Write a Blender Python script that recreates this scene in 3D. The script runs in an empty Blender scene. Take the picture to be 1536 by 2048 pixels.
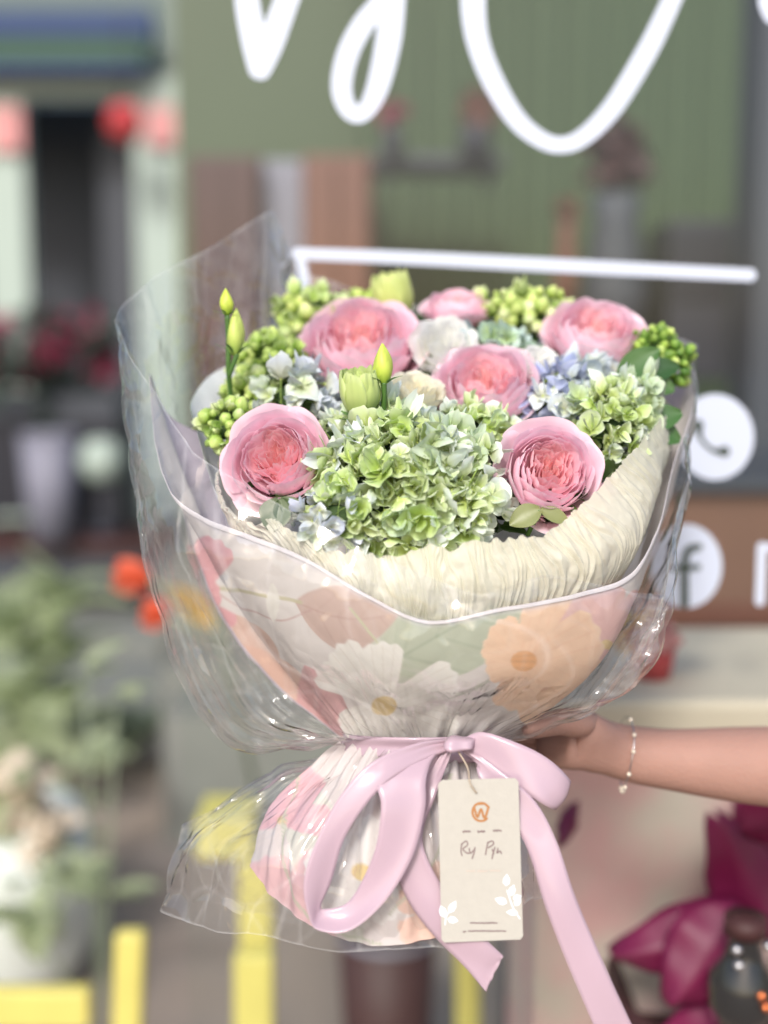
import bpy, math, random
import numpy as np
from mathutils import Vector, Matrix, Quaternion, Euler, noise as mnoise
R = math.radians
C = bpy.context.scene
col = C.collection
random.seed(7)
RNG = np.random.default_rng(7)

# ------------------------------------------------------------ camera
CAM = Vector((0, 0, 1.45))
PITCH = R(-8)
cam_d = bpy.data.cameras.new('camera')
cam = bpy.data.objects.new('camera', cam_d); col.objects.link(cam)
cam.location = CAM
cam.rotation_euler = (R(90) + PITCH, 0, 0)
cam_d.sensor_fit = 'HORIZONTAL'; cam_d.sensor_width = 36; cam_d.lens = 55.5
cam_d.clip_start = 0.05; cam_d.clip_end = 500
cam_d.dof.use_dof = True
cam_d.dof.focus_distance = 0.885
cam_d.dof.aperture_fstop = 2.05
C.camera = cam
# ------------------------------------------------------------ world, sun, exposure
world = bpy.data.worlds.new('World'); C.world = world; world.use_nodes = True
wn = world.node_tree
sky = wn.nodes.new('ShaderNodeTexSky'); sky.sky_type = 'NISHITA'; sky.sun_disc = False
SUN_EL, SUN_AZ = R(38), R(-166)          # azimuth from +Y, clockwise: behind the camera, to its left
sky.sun_elevation = SUN_EL; sky.sun_rotation = SUN_AZ
sky.air_density = 1.0; sky.dust_density = 3.0; sky.ozone_density = 1.0
bgn = wn.nodes['Background']; bgn.inputs['Strength'].default_value = 0.13
wn.links.new(sky.outputs[0], bgn.inputs['Color'])
sd = bpy.data.lights.new('sun', 'SUN'); sd.energy = 1.7; sd.angle = R(11); sd.color = (1.0, 0.98, 0.965)
sun = bpy.data.objects.new('sun', sd); col.objects.link(sun)
sdir = Vector((math.sin(SUN_AZ) * math.cos(SUN_EL), math.cos(SUN_AZ) * math.cos(SUN_EL), math.sin(SUN_EL)))
sun.rotation_euler = sdir.to_track_quat('Z', 'Y').to_euler()
sun.location = (0, -2, 4)
C.view_settings.view_transform = 'Standard'; C.view_settings.look = 'None'
C.view_settings.gamma = 1; C.view_settings.use_curve_mapping = False
C.view_settings.exposure = 0.62
C.render.engine = 'CYCLES'
C.cycles.use_denoising = True
C.cycles.max_bounces = 10; C.cycles.transparent_max_bounces = 24
C.cycles.diffuse_bounces = 4; C.cycles.glossy_bounces = 4
C.cycles.caustics_reflective = False; C.cycles.caustics_refractive = False
C.cycles.sample_clamp_indirect = 6

# ------------------------------------------------------------ pixel <-> world
F = 55.5 / 36 * 1536
CR = np.array(Euler((R(90) + PITCH, 0, 0)).to_matrix())
CC = np.array(CAM)
def P(px, py, d):
    px, py, d = np.broadcast_arrays(np.asarray(px, float), np.asarray(py, float), np.asarray(d, float))
    c = np.stack([(px - 768) / F * d, -(py - 1024) / F * d, -d], -1)
    return c @ CR.T + CC
def D(x, y, z):                    # camera-space direction (x right, y up, z towards the camera) -> world
    v = CR @ np.array([x, y, z], float)
    return Vector(v / np.linalg.norm(v))
def PY(px, py, Y):                 # point on the vertical plane y = Y
    r = P(px, py, 1.0) - CC
    r = r.reshape(-1, 3)
    return (CC + r * (Y / r[:, 1:2])).reshape(np.shape(px) + (3,)) if np.ndim(px) else CC + (P(px, py, 1.0) - CC) * (Y / (P(px, py, 1.0) - CC)[1])
def PG(px, py, z=0.0):             # point on a horizontal plane
    r = P(px, py, 1.0) - CC
    return CC + r * ((z - CC[2]) / r[2])

def lin(c):
    c = np.asarray(c, float) / 255.0
    return np.where(c <= 0.04045, c / 12.92, ((c + 0.055) / 1.055) ** 2.4)
def L4(c): return tuple(lin(c)) + (1.0,)

# ------------------------------------------------------------ materials
def new_mat(name):
    m = bpy.data.materials.new(name); m.use_nodes = True
    return m, m.node_tree, m.node_tree.nodes['Principled BSDF']
def setp(b, **k):
    for a, v in k.items():
        a = a.replace('_', ' ')
        if a in b.inputs: b.inputs[a].default_value = v
def mat(name, c, rough=0.6, metal=0.0, noise=0.0, nscale=20, bump=0.0, bscale=60, attr=False, trans=0.0, objcol=False, spec=0.5, sheen=0, coat=0, raw=False, c2=None):
    """Principled with optional vertex colour, mottling, bump and a thin translucent share."""
    m, t, b = new_mat(name)
    N, K = t.nodes.new, t.links.new
    setp(b, Roughness=rough, Metallic=metal)
    b.inputs['Specular IOR Level'].default_value = spec
    b.inputs['Sheen Weight'].default_value = sheen
    b.inputs['Coat Weight'].default_value = coat
    base = None
    if attr:
        a = N('ShaderNodeAttribute'); a.attribute_name = 'Col'; base = a.outputs['Color']
    else:
        r = N('ShaderNodeRGB'); r.outputs[0].default_value = c if raw else L4(c); base = r.outputs[0]
    if objcol:
        oi = N('ShaderNodeObjectInfo'); mx = N('ShaderNodeMix'); mx.data_type = 'RGBA'; mx.blend_type = 'MULTIPLY'
        mx.inputs[0].default_value = 1; K(base, mx.inputs[6]); K(oi.outputs['Color'], mx.inputs[7]); base = mx.outputs[2]
    tc = N('ShaderNodeTexCoord')
    if noise or c2:
        nz = N('ShaderNodeTexNoise'); nz.inputs['Scale'].default_value = nscale; nz.inputs['Detail'].default_value = 6
        K(tc.outputs['Object'], nz.inputs['Vector'])
        if c2:
            rp = N('ShaderNodeValToRGB'); rp.color_ramp.elements[0].position = 0.4; rp.color_ramp.elements[1].position = 0.62
            K(nz.outputs[0], rp.inputs[0])
            mx = N('ShaderNodeMix'); mx.data_type = 'RGBA'; K(rp.outputs[0], mx.inputs[0]); K(base, mx.inputs[6]); mx.inputs[7].default_value = L4(c2); base = mx.outputs[2]
        if noise:
            hs = N('ShaderNodeHueSaturation'); mr = N('ShaderNodeMapRange')
            mr.inputs[3].default_value = 1 - noise; mr.inputs[4].default_value = 1 + noise
            K(nz.outputs[0], mr.inputs[0]); K(mr.outputs[0], hs.inputs['Value']); K(base, hs.inputs['Color']); base = hs.outputs[0]
    K(base, b.inputs['Base Color'])
    out = t.nodes['Material Output']
    if bump:
        bn = N('ShaderNodeTexNoise'); bn.inputs['Scale'].default_value = bscale; bn.inputs['Detail'].default_value = 8
        K(tc.outputs['Object'], bn.inputs['Vector'])
        bp = N('ShaderNodeBump'); bp.inputs['Strength'].default_value = bump; bp.inputs['Distance'].default_value = 0.002
        K(bn.outputs[0], bp.inputs['Height']); K(bp.outputs[0], b.inputs['Normal'])
    if trans:
        tr = N('ShaderNodeBsdfTranslucent'); K(base, tr.inputs['Color'])
        ms = N('ShaderNodeMixShader'); ms.inputs[0].default_value = trans
        K(b.outputs[0], ms.inputs[1]); K(tr.outputs[0], ms.inputs[2]); K(ms.outputs[0], out.inputs[0])
    return m
def clear_mat(name, tint=(1, 1, 1), ior=1.5, rough=0.03, gain=1.0, haze=0.0, hazecol=(1, 1, 1), bump=0.0, bscale=30, attr=False):
    """thin clear film or pane: see-through, with a Fresnel reflection and a little milky haze"""
    m = bpy.data.materials.new(name); m.use_nodes = True; t = m.node_tree
    for n in list(t.nodes): t.nodes.remove(n)
    N, K = t.nodes.new, t.links.new
    out = N('ShaderNodeOutputMaterial'); tr = N('ShaderNodeBsdfTransparent'); gl = N('ShaderNodeBsdfGlossy')
    tr.inputs[0].default_value = (*tint, 1); gl.inputs['Roughness'].default_value = rough
    fr = N('ShaderNodeFresnel'); ge = N('ShaderNodeNewGeometry'); mi = N('ShaderNodeMix'); mi.data_type = 'FLOAT'
    mi.inputs[2].default_value = ior; mi.inputs[3].default_value = 1 / ior       # a film reflects alike from both sides
    K(ge.outputs['Backfacing'], mi.inputs[0]); K(mi.outputs[0], fr.inputs[0])
    mu = N('ShaderNodeMath'); mu.operation = 'MULTIPLY'; mu.use_clamp = True; mu.inputs[1].default_value = gain
    K(fr.outputs[0], mu.inputs[0])
    df = N('ShaderNodeBsdfDiffuse'); df.inputs[0].default_value = (*hazecol, 1)
    m1 = N('ShaderNodeMixShader'); m1.inputs[0].default_value = haze; K(tr.outputs[0], m1.inputs[1]); K(df.outputs[0], m1.inputs[2])
    m2 = N('ShaderNodeMixShader'); K(mu.outputs[0], m2.inputs[0]); K(m1.outputs[0], m2.inputs[1]); K(gl.outputs[0], m2.inputs[2])
    K(m2.outputs[0], out.inputs[0])
    if attr:
        at = N('ShaderNodeAttribute'); at.attribute_name = 'Col'; ad = N('ShaderNodeMath'); ad.use_clamp = True; ad.inputs[1].default_value = haze
        K(at.outputs['Fac'], ad.inputs[0]); K(ad.outputs[0], m1.inputs[0])
    if bump:
        tc = N('ShaderNodeTexCoord'); nz = N('ShaderNodeTexVoronoi'); nz.inputs['Scale'].default_value = bscale
        n2 = N('ShaderNodeTexNoise'); n2.inputs['Scale'].default_value = 20; n2.inputs['Detail'].default_value = 2
        vm = N('ShaderNodeVectorMath'); vm.operation = 'MULTIPLY_ADD'; vm.inputs[1].default_value = (.05, .05, .05)
        K(tc.outputs['Object'], n2.inputs['Vector']); K(n2.outputs['Color'], vm.inputs[0]); K(tc.outputs['Object'], vm.inputs[2]); K(vm.outputs[0], nz.inputs['Vector'])
        bp = N('ShaderNodeBump'); bp.inputs['Strength'].default_value = bump; bp.inputs['Distance'].default_value = 0.01
        K(nz.outputs[0], bp.inputs['Height']); K(bp.outputs[0], gl.inputs['Normal']); K(bp.outputs[0], fr.inputs['Normal'])
    return m

M = {}
M['petal'] = mat('petal', None, 0.55, attr=True, trans=0.32, bump=0.06, bscale=260, spec=0.3, sheen=0.2)
M['floret'] = mat('floret', None, 0.5, attr=True, trans=0.25, objcol=True, bump=0.1, bscale=300, spec=0.35)
M['bud'] = mat('bud', None, 0.45, attr=True, trans=0.12, objcol=True, spec=0.4)
M['stem'] = mat('stem', (74, 110, 48), 0.5, noise=.15)
M['leaf'] = mat('leaf', None, 0.42, attr=True, trans=0.1, bump=.15, bscale=150)
M['paper'] = mat('paper', None, 0.6, attr=True, trans=0.2, bump=0.05, bscale=400, spec=0.35)
M['inner_paper'] = mat('inner_paper', (240, 243, 250), 0.55, trans=0.15, bump=0.06, bscale=300)
M['tissue'] = mat('tissue', (242, 239, 220), 0.6, trans=0.42, bump=0.35, bscale=160, noise=0.04, nscale=30)
M['cello'] = clear_mat('cello', (0.985, 0.985, 0.985), 1.5, 0.07, 1.9, haze=0.018, bump=0.5, bscale=30, attr=True)
M['cello_edge'] = clear_mat('cello_edge', (0.93, 0.93, 0.93), 1.5, 0.1, 2.5, haze=0.2)
M['glass'] = clear_mat('glass', (0.93, 0.96, 0.94), 1.5, 0.01, .9, haze=0.006)
M['ribbon'] = mat('ribbon', (200, 174, 186), 0.27, trans=0.2, bump=0.05, bscale=500, spec=0.6, coat=.25)
M['card'] = mat('card', (184, 180, 170), 0.8, noise=0.05, nscale=180, bump=0.1, bscale=500)
M['ink'] = mat('ink', (128, 108, 108), 0.8)
M['faint_ink'] = mat('faint_ink', (196, 182, 170), 0.8)
M['bronze_ink'] = mat('bronze_ink', (172, 120, 74), 0.6)
M['white_ink'] = mat('white_ink', (232, 240, 250), 0.7)
M['string'] = mat('string', (176, 160, 140), 0.8)
M['decal'] = mat('decal', (198, 206, 222), 0.5)
M['decal_dark'] = mat('decal_dark', (60, 70, 62), 0.6)

# ------------------------------------------------------------ geometry helpers
class G:
    def __init__(s): s.v = []; s.f = []; s.c = []; s.n = 0
    def add(s, v, f, c=None):
        v = np.asarray(v, float).reshape(-1, 3)
        s.v.append(v); s.f.extend([tuple(i + s.n for i in q) for q in f])
        if c is None: c = np.ones((len(v), 3)) * .8
        c = np.broadcast_to(np.asarray(c, float), (len(v), 3)); s.c.append(c); s.n += len(v)
    def mesh(s, name, smooth=True):
        me = bpy.data.meshes.new(name)
        v = np.concatenate(s.v)
        me.from_pydata(v.tolist(), [], s.f)
        c = np.concatenate(s.c)
        a = me.color_attributes.new('Col', 'FLOAT_COLOR', 'POINT')
        a.data.foreach_set('color', np.hstack([c, np.ones((len(c), 1))]).astype(np.float32).ravel())
        if smooth: me.polygons.foreach_set('use_smooth', [True] * len(me.polygons))
        me.update(); return me
def tag(o, label=None, cat=None, group=None, kind=None):
    if label: o['label'] = label
    if cat: o['category'] = cat
    if group: o['group'] = group
    if kind: o['kind'] = kind
    return o
def empty(name, loc, label=None, cat=None, group=None, rot=None):
    o = bpy.data.objects.new(name, None); col.objects.link(o); o.location = loc
    o.empty_display_size = 0.01
    if rot is not None: o.rotation_mode = 'QUATERNION'; o.rotation_quaternion = rot
    return tag(o, label, cat, group)
def link(name, me, m=None, parent=None, loc=None):
    o = bpy.data.objects.new(name, me); col.objects.link(o)
    if m is not None and len(me.materials) == 0: me.materials.append(m)
    if parent is not None: o.parent = parent
    if loc is not None: o.location = loc
    return o
def obj(name, g, m, parent=None, smooth=True, origin=None):
    """g holds world coordinates; parent (if any) is an unrotated Empty"""
    L = np.array(parent.matrix_basis.translation) if parent is not None else np.array(origin if origin is not None else np.concatenate(g.v).mean(0))
    if parent is not None and parent.parent is not None: L = L + np.array(parent.parent.matrix_basis.translation)
    for i in range(len(g.v)): g.v[i] = g.v[i] - L
    o = link(name, g.mesh(name, smooth), m, parent)
    if parent is None: o.location = L
    return o
def gridf(nu, nv, cu=False):
    f = []
    for j in range(nv - 1):
        for i in range(nu if cu else nu - 1):
            i2 = (i + 1) % nu
            f.append((j * nu + i, j * nu + i2, (j + 1) * nu + i2, (j + 1) * nu + i))
    return f
def crom(pts, n, closed=False):
    """Catmull-Rom through pts (k, m) -> (n, m)"""
    pts = np.asarray(pts, float); k = len(pts)
    t = np.linspace(0, k if closed else k - 1, n, endpoint=not closed)
    i = np.floor(t).astype(int)
    if not closed: i = np.clip(i, 0, k - 2)
    u = (t - i)[:, None]
    def g(j):
        if closed: return pts[j % k]
        q = pts[np.clip(j, 0, k - 1)].copy()
        lo = j < 0; hi = j > k - 1
        if lo.any(): q[lo] = 2 * pts[0] - pts[1]
        if hi.any(): q[hi] = 2 * pts[-1] - pts[-2]
        return q
    a, b, c, d = g(i - 1), g(i), g(i + 1), g(i + 2)
    return .5 * (2 * b + (c - a) * u + (2 * a - 5 * b + 4 * c - d) * u * u + (3 * b - a - 3 * c + d) * u ** 3)
def loft(cols, nu, nv, closed=False):
    """cols: (ncol, nrow, m) control points -> (nv, nu, m)"""
    cols = np.asarray(cols, float)
    a = np.stack([crom(c, nv) for c in cols])           # ncol, nv, m
    m = a.shape[-1]
    b = crom(a.reshape(len(cols), -1), nu, closed).reshape(nu, nv, m)
    return b.transpose(1, 0, 2)
def gnorm(W, closed=False):
    if closed:
        du = np.roll(W, -1, 1) - np.roll(W, 1, 1)
    else: du = np.gradient(W, axis=1)
    dv = np.gradient(W, axis=0)
    n = np.cross(du, dv); return n / (np.linalg.norm(n, axis=-1, keepdims=True) + 1e-12)
def tube(path, rad, nseg=8, cap=True):
    path = np.asarray(path, float); n = len(path)
    rad = np.broadcast_to(rad, (n,))
    T = np.gradient(path, axis=0); T /= np.linalg.norm(T, axis=1, keepdims=True) + 1e-12
    up = np.array([0.0, 0, 1]) if abs(T[0][2]) < .9 else np.array([1.0, 0, 0])
    v = []; a = np.linspace(0, 2 * math.pi, nseg, endpoint=False)
    x = np.cross(up, T[0]); x /= np.linalg.norm(x)
    for i in range(n):
        x = x - T[i] * x.dot(T[i]); x /= np.linalg.norm(x) + 1e-12; y = np.cross(T[i], x)
        v.append(path[i] + rad[i] * (np.outer(np.cos(a), x) + np.outer(np.sin(a), y)))
    f = gridf(nseg, n, True)
    if cap: f += [tuple(range(nseg))[::-1], tuple(range((n - 1) * nseg, n * nseg))]
    return np.concatenate(v), f
def boxv(c, s):
    c = np.asarray(c, float); s = np.asarray(s, float) / 2
    v = [c + s * np.array(k) for k in ((-1, -1, -1), (1, -1, -1), (1, 1, -1), (-1, 1, -1), (-1, -1, 1), (1, -1, 1), (1, 1, 1), (-1, 1, 1))]
    f = [(0, 3, 2, 1), (4, 5, 6, 7), (0, 1, 5, 4), (1, 2, 6, 5), (2, 3, 7, 6), (3, 0, 4, 7)]
    return np.array(v), f
def bevel(o, w=0.004, s=2):
    b = o.modifiers.new('bevel', 'BEVEL'); b.width = w; b.segments = s; b.limit_method = 'ANGLE'; return o
def lathe(prof, n=24, base=(0, 0, 0)):
    prof = np.asarray(prof, float); a = np.linspace(0, 2 * math.pi, n, endpoint=False)
    v = np.stack([np.outer(prof[:, 0], np.cos(a)), np.outer(prof[:, 0], np.sin(a)), np.repeat(prof[:, 1:2], n, 1)], -1) + np.array(base)
    return v.reshape(-1, 3), gridf(n, len(prof), True)
def fbm(p, octv=4):
    return mnoise.fractal(Vector(p), 1.0, 2.0, octv)
def smooth(a, b, x):
    t = np.clip((x - a) / (b - a), 0, 1); return t * t * (3 - 2 * t)
_b = M['ribbon'].node_tree.nodes['Principled BSDF']; _b.inputs['Anisotropic'].default_value = .7
_b = M['tissue'].node_tree.nodes['Principled BSDF']; _b.inputs['Sheen Weight'].default_value = .2
# ============================================================ THE SETTING
def plane_obj(name, x0, x1, y0, y1, z, m, kind='structure'):
    g = G(); g.add([(x0, y0, z), (x1, y0, z), (x1, y1, z), (x0, y1, z)], [(0, 1, 2, 3)])
    o = obj(name, g, m, smooth=False); tag(o, kind=kind); return o
def pxbox(g, x0, y0, x1, y1, Y, t, c=None):
    """box whose front face fills a rectangle of the view at distance Y and which is t thick"""
    a = PY(x0, y1, Y); b = PY(x1, y0, Y)
    v, f = boxv(((a[0] + b[0]) / 2, Y + t / 2, (a[2] + b[2]) / 2), (b[0] - a[0], t, b[2] - a[2])); g.add(v, f, c)
M['ground'] = mat('ground', (152, 140, 130), 0.85, noise=.16, nscale=3, bump=.4, bscale=40, c2=(146, 132, 120))
M['pave'] = mat('pave', (124, 126, 120), 0.85, noise=.15, nscale=9, bump=.3, bscale=50)
M['green_wall'] = mat('green_wall', (74, 88, 64), 0.8, noise=.06, nscale=3)
M['drape'] = mat('drape', (70, 86, 60), 0.85, noise=.05, nscale=6)
M['maroon'] = mat('maroon', (64, 32, 32), 0.6, noise=.15, nscale=4)
M['brown'] = mat('brown', (106, 66, 52), 0.6, noise=.12, nscale=6)
M['wood'] = mat('wood', (116, 84, 68), 0.6, noise=.15, nscale=8)
M['lilac_grey'] = mat('lilac_grey', (128, 128, 142), 0.6)
M['dark'] = mat('dark', (40, 42, 52), 0.5)
M['dark2'] = mat('dark2', (64, 68, 76), 0.6, noise=.1, nscale=3)
M['navy'] = mat('navy', (14, 16, 30), 0.5)
M['blue'] = mat('blue', (28, 56, 98), 0.6)
M['sign_green'] = mat('sign_green', (44, 82, 52), 0.6)
M['cream'] = mat('cream', (206, 192, 172), 0.7, noise=.04, nscale=5)
M['frame'] = mat('frame', (168, 182, 172), 0.6, noise=.04, nscale=5)
M['sage'] = mat('sage', (104, 118, 112), 0.7, noise=.06, nscale=5)
M['pinklight'] = mat('pinklight', (206, 142, 140), 0.6)
M['trough_leaf'] = mat('trough_leaf', (66, 78, 72), .6)
M['red'] = mat('red', (178, 52, 56), 0.5)
M['crimson'] = mat('crimson', (140, 34, 70), 0.6, noise=.2, nscale=30)
M['magenta'] = mat('magenta', (112, 18, 64), 0.5, noise=.25, nscale=25, trans=.12)
M['orange'] = mat('orange', (214, 92, 58), 0.5, trans=.2)
M['yellowpet'] = mat('yellowpet', (226, 178, 60), 0.5, trans=.2)
M['bgreen'] = mat('bgreen', (184, 196, 158), 0.6, noise=.12, nscale=30, trans=.5)
M['bgreen2'] = mat('bgreen2', (160, 172, 146), 0.6, noise=.12, nscale=30, trans=.45)
M['whitepot'] = mat('whitepot', (206, 212, 206), 0.5)
M['yellow'] = mat('yellow', (206, 196, 108), 0.5, noise=.12, nscale=14)
M['stonewall'] = mat('stonewall', (206, 192, 180), 0.8, nscale=7, noise=.1, c2=(214, 168, 166), bump=.2)
M['darkglass'] = clear_mat('darkglass', (0.12, 0.08, 0.09), 1.5, 0.03, 1.6, haze=0.02)
M['copper'] = mat('copper', (236, 140, 90), 0.2, metal=1)
M['silver'] = mat('silver', (210, 210, 212), 0.25, metal=1)

# ground reaches the horizon; interior floor is the same level
plane_obj('ground', -120, 120, -60, 240, 0.0, M['ground'])
# paving bands across the street side (steps of a low terrace)
for i, (y, h) in enumerate(((4.3, .05), (5.3, .12), (6.4, .19))):
    g = G(); v, f = boxv((-5.2, y + 4, h / 2), (9.2, 8.0 - i * .01, h)); g.add(v, f)
    bevel(tag(obj('pavement', g, M['pave'], smooth=False), kind='structure'), .02)

# --- building across on the left, 7.6 m off
YB = 7.6
def leaf_blob(g, c, r, n, size, cols=None, flat=1.0):
    for _ in range(n):
        d = RNG.normal(size=3); d /= np.linalg.norm(d); p = np.array(c) + d * np.array([r, r, r * flat]) * RNG.random() ** .4
        a = RNG.normal(size=3); a /= np.linalg.norm(a); b = np.cross(a, d); b /= np.linalg.norm(b) + 1e-9
        s = size * RNG.uniform(.6, 1.3)
        v = [p - a * s, p - a * s * .3 + b * s * .45, p + a * s * .5 + b * s * .35, p + a * s, p + a * s * .5 - b * s * .35, p - a * s * .3 - b * s * .45]
        g.add(v, [(0, 1, 2, 3, 4, 5)])
L0 = PY(-400, 1200, YB)[0]; L1 = PY(410, 1200, YB)[0]
sb = empty('shop_building', (0, YB, 0), 'grey shop building across the street with a pale framed dark doorway and blue signboard', 'building')
g = G(); ztop = PY(0, 150, YB)[2]
for a, b in ((PY(-900, 0, YB)[0], PY(-310, 0, YB)[0]), (PY(352, 0, YB)[0], PY(1000, 0, YB)[0])):
    v, f = boxv(((a + b) / 2, YB + .35, 2.6), (b - a, .5, 5.2)); g.add(v, f)
v, f = boxv(((PY(-310, 0, YB)[0] + PY(352, 0, YB)[0]) / 2, YB + .35, (ztop + 5.2) / 2), (PY(352, 0, YB)[0] - PY(-310, 0, YB)[0], .5, 5.2 - ztop)); g.add(v, f)
obj('wall', g, M['sage'], sb, False)
g = G(); pxbox(g, -310, 205, 352, 1180, YB + 1.2, .1); obj('back_panel', g, M['dark2'], sb, False)
g = G()
pxbox(g, 0, 195, 42, 1120, YB - .06, .14); pxbox(g, 292, 195, 352, 1120, YB - .06, .14); pxbox(g, -310, 150, 352, 195, YB - .06, .14)
obj('door_frame', g, M['frame'], sb, False)
g = G(); pxbox(g, 225, 205, 290, 1100, YB + .4, .05); obj('door', g, M['dark2'], sb, False)
g = G(); pxbox(g, -20, 215, 40, 300, YB - .12, .05); obj('pink_panel', g, M['pinklight'], sb, False)
g = G(); pxbox(g, 292, 215, 352, 290, YB - .12, .05); obj('pink_panel', g, M['pinklight'], sb, False)
g = G(); pxbox(g, -400, 15, 300, 75, YB - .3, .2); o = obj('signboard', g, M['blue'], sb, False)
g = G(); pxbox(g, -400, 78, 290, 118, YB - .28, .15); o = obj('sign_band', g, M['sign_green'], sb, False)
g = G(); pxbox(g, -400, 120, 290, 140, YB - .28, .15); o = obj('sign_band', g, M['blue'], sb, False)
# round red lantern hanging by the frame
rl = empty('paper_lantern', tuple(PY(250, 245, YB - .5)), 'round red lantern hanging in the dark doorway across the street', 'lantern')
v, f = lathe([(0.02, -.11), (.085, -.085), (.11, 0), (.085, .085), (.02, .11)], 20); link('shade', (lambda g: (g.add(v, f), g.mesh('shade'))[1])(G()), M['red'], rl)
v, f = tube([(0, 0, .14), (0, 0, .6)], .008, 6); link('cord', (lambda g: (g.add(v, f), g.mesh('cord'))[1])(G()), M['dark'], rl)
# planter of red flowers, white bucket, dark crates in front of the doorway
def flower_bed(px0, px1, py0, py1, Y, label, cat, name, mm, mleaf, n):
    c = PY((px0 + px1) / 2, (py0 + py1) / 2, Y); w = (PY(px1, py0, Y)[0] - PY(px0, py0, Y)[0]) / 2; h = (PY(px0, py0, Y)[2] - PY(px0, py1, Y)[2]) / 2
    e = empty(name, (c[0], Y, c[2] - h), label, cat)
    g = G()
    for _ in range(n):
        q = c + RNG.uniform(-1, 1, 3) * np.array([w, .25, h]); leaf_blob(g, q, .09, 10, .05)
    obj('blossoms', g, mm, e, False)
    g = G()
    for _ in range(n):
        q = c + RNG.uniform(-1, 1, 3) * np.array([w * 1.05, .3, h * 1.2]) - np.array([0, -.1, h * .5]); leaf_blob(g, q, .12, 9, .07)
    obj('foliage', g, mleaf, e, False)
    return e, c, w, h
e, c, w, h = flower_bed(-60, 225, 640, 745, 6.0, 'bed of dark red flowers on a dark trough by the doorway', 'flowers', 'flower_trough', M['crimson'], M['trough_leaf'], 34)
g = G(); pxbox(g, -80, 790, 232, 842, 5.95, .5); obj('trough', g, M['dark2'], e, False)
e = empty('crate_stack', tuple(PG(150, 1200)), 'dark navy crates below the trough of red flowers', 'crate')
g = G(); pxbox(g, -80, 845, 58, 1030, 5.9, .5); obj('crate', g, M['navy'], e, False)
g = G(); pxbox(g, 152, 845, 235, 1060, 5.9, .5); obj('crate', g, M['navy'], e, False)
g = G(); pxbox(g, -80, 1080, 390, 1105, 5.75, .7); obj('shelf_board', g, M['maroon'], e, False)
g = G(); pxbox(g, -80, 1106, 390, 1190, 5.8, .6); obj('base_panel', g, M['dark2'], e, False)
e = empty('bucket', tuple(PY(104, 1078, 5.7)), 'pale lilac grey bucket between the dark crates', 'bucket')
v, f = lathe([(.0, .0), (.10, 0), (.13, .50), (.125, .50), (.1, .03)], 24); g = G(); g.add(v, f); link('body', g.mesh('body'), M['lilac_grey'], e)
v, f = lathe([(.132, .49), (.14, .50), (.132, .515), (.125, .5)], 24); g = G(); g.add(v, f); link('rim', g.mesh('rim'), M['lilac_grey'], e)
e = empty('round_lamp', tuple(PY(203, 920, 5.4)), 'small round greenish white lamp beside the dark crate', 'lamp')
v, f = lathe([(.0, -.1), (.07, -.085), (.1, 0), (.07, .085), (0, .1)], 24); g = G(); g.add(v, f); link('globe', g.mesh('globe'), M['frame'], e)
v, f = lathe([(.0, -.34), (.07, -.34), (.07, -.32), (.012, -.31), (.012, -.09)], 16); g = G(); g.add(v, f); link('stand', g.mesh('stand'), M['dark'], e)

# orange-red flower, plants, white pot at lower left
def petal_leaf(g, p, d, up, L, W, curl=.25, nn=7, c=None):
    d = np.array(d, float); d /= np.linalg.norm(d); s = np.cross(d, up); s /= np.linalg.norm(s) + 1e-9; n = np.cross(s, d)
    v = []
    for j in range(nn):
        t = j / (nn - 1); w = W * math.sin(math.pi * (t * .9 + .05)) ** .8
        for k in (-1, -.5, 0, .5, 1):
            v.append(np.array(p) + d * L * t + s * w * k + n * (abs(k) * W * .3 - curl * L * t * t))
    g.add(v, gridf(5, nn), c)
e = empty('tulip_flower', tuple(PY(330, 1290, 1.9)), 'blurred orange and yellow tulips leaning behind the clear film on the left', 'flower')
for (px, py, a) in ((265, 1150, -1), (300, 1222, -.8)):
    g = G(); b = PY(px + 35, py + 12, 1.9)
    for k in range(6):
        th = k * math.pi / 3; petal_leaf(g, b, (a, math.sin(th) * .35, .25 + math.cos(th) * .35), (0, math.cos(th), math.sin(th)), .062 if py < 1200 else .045, .018, .0)
    o = obj('bloom', g, M['orange'], e)
    g = G(); q = PY(px + 130, py + 75, 1.92); v, f = tube(np.array([b, (b + q) / 2 + [0, 0, .01], q]), .004, 6); g.add(v, f); obj('stem', g, M['bgreen'], e)
g = G()
for k in range(4): petal_leaf(g, PY(330 + 10 * k, 1175 + 12 * k, 1.93), (1, .2, -.55), (0, -1, .3), .08, .014, .1)
obj('leaves', g, M['yellowpet'], e)
g = G(); v, f = tube(np.array([PY(430, 1225, 1.92), PY(470, 1400, 1.95), PG(560, 1800)]), .006, 6); g.add(v, f); obj('stem', g, M['bgreen2'], e)

def plant(name, label, spots, Y, ml, n, size, cat='plant'):
    b = PY(spots[0][0], spots[0][1], Y)
    e = empty(name, (b[0], Y, 0), label, cat)
    g = G(); gs = G()
    for (px, py, r) in spots:
        c = PY(px, py, Y); rr = r / F * Y
        for _ in range(int(n * .7)):
            d = RNG.normal(size=3); d /= np.linalg.norm(d); d[2] = abs(d[2]) * .6
            p = c + RNG.normal(size=3) * rr * .4
            petal_leaf(g, p, d, (0, 0, 1), size * 1.4 * RNG.uniform(.6, 1.2), size * .4, .3)
        v, f = tube(np.array([(b[0], Y, 0), ((b[0] + c[0]) / 2, Y, c[2] * .6), c]), .003, 5); gs.add(v, f)
    obj('foliage', g, ml, e); obj('stem', gs, M['bgreen2'], e); return e
plant('leafy_plant', 'pale green leafy plant at the left edge of the paving', [(30, 1260, 60), (110, 1300, 60), (40, 1380, 70), (150, 1200, 30), (90, 1450, 60)], 3.4, M['bgreen'], 16, .13)
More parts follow.
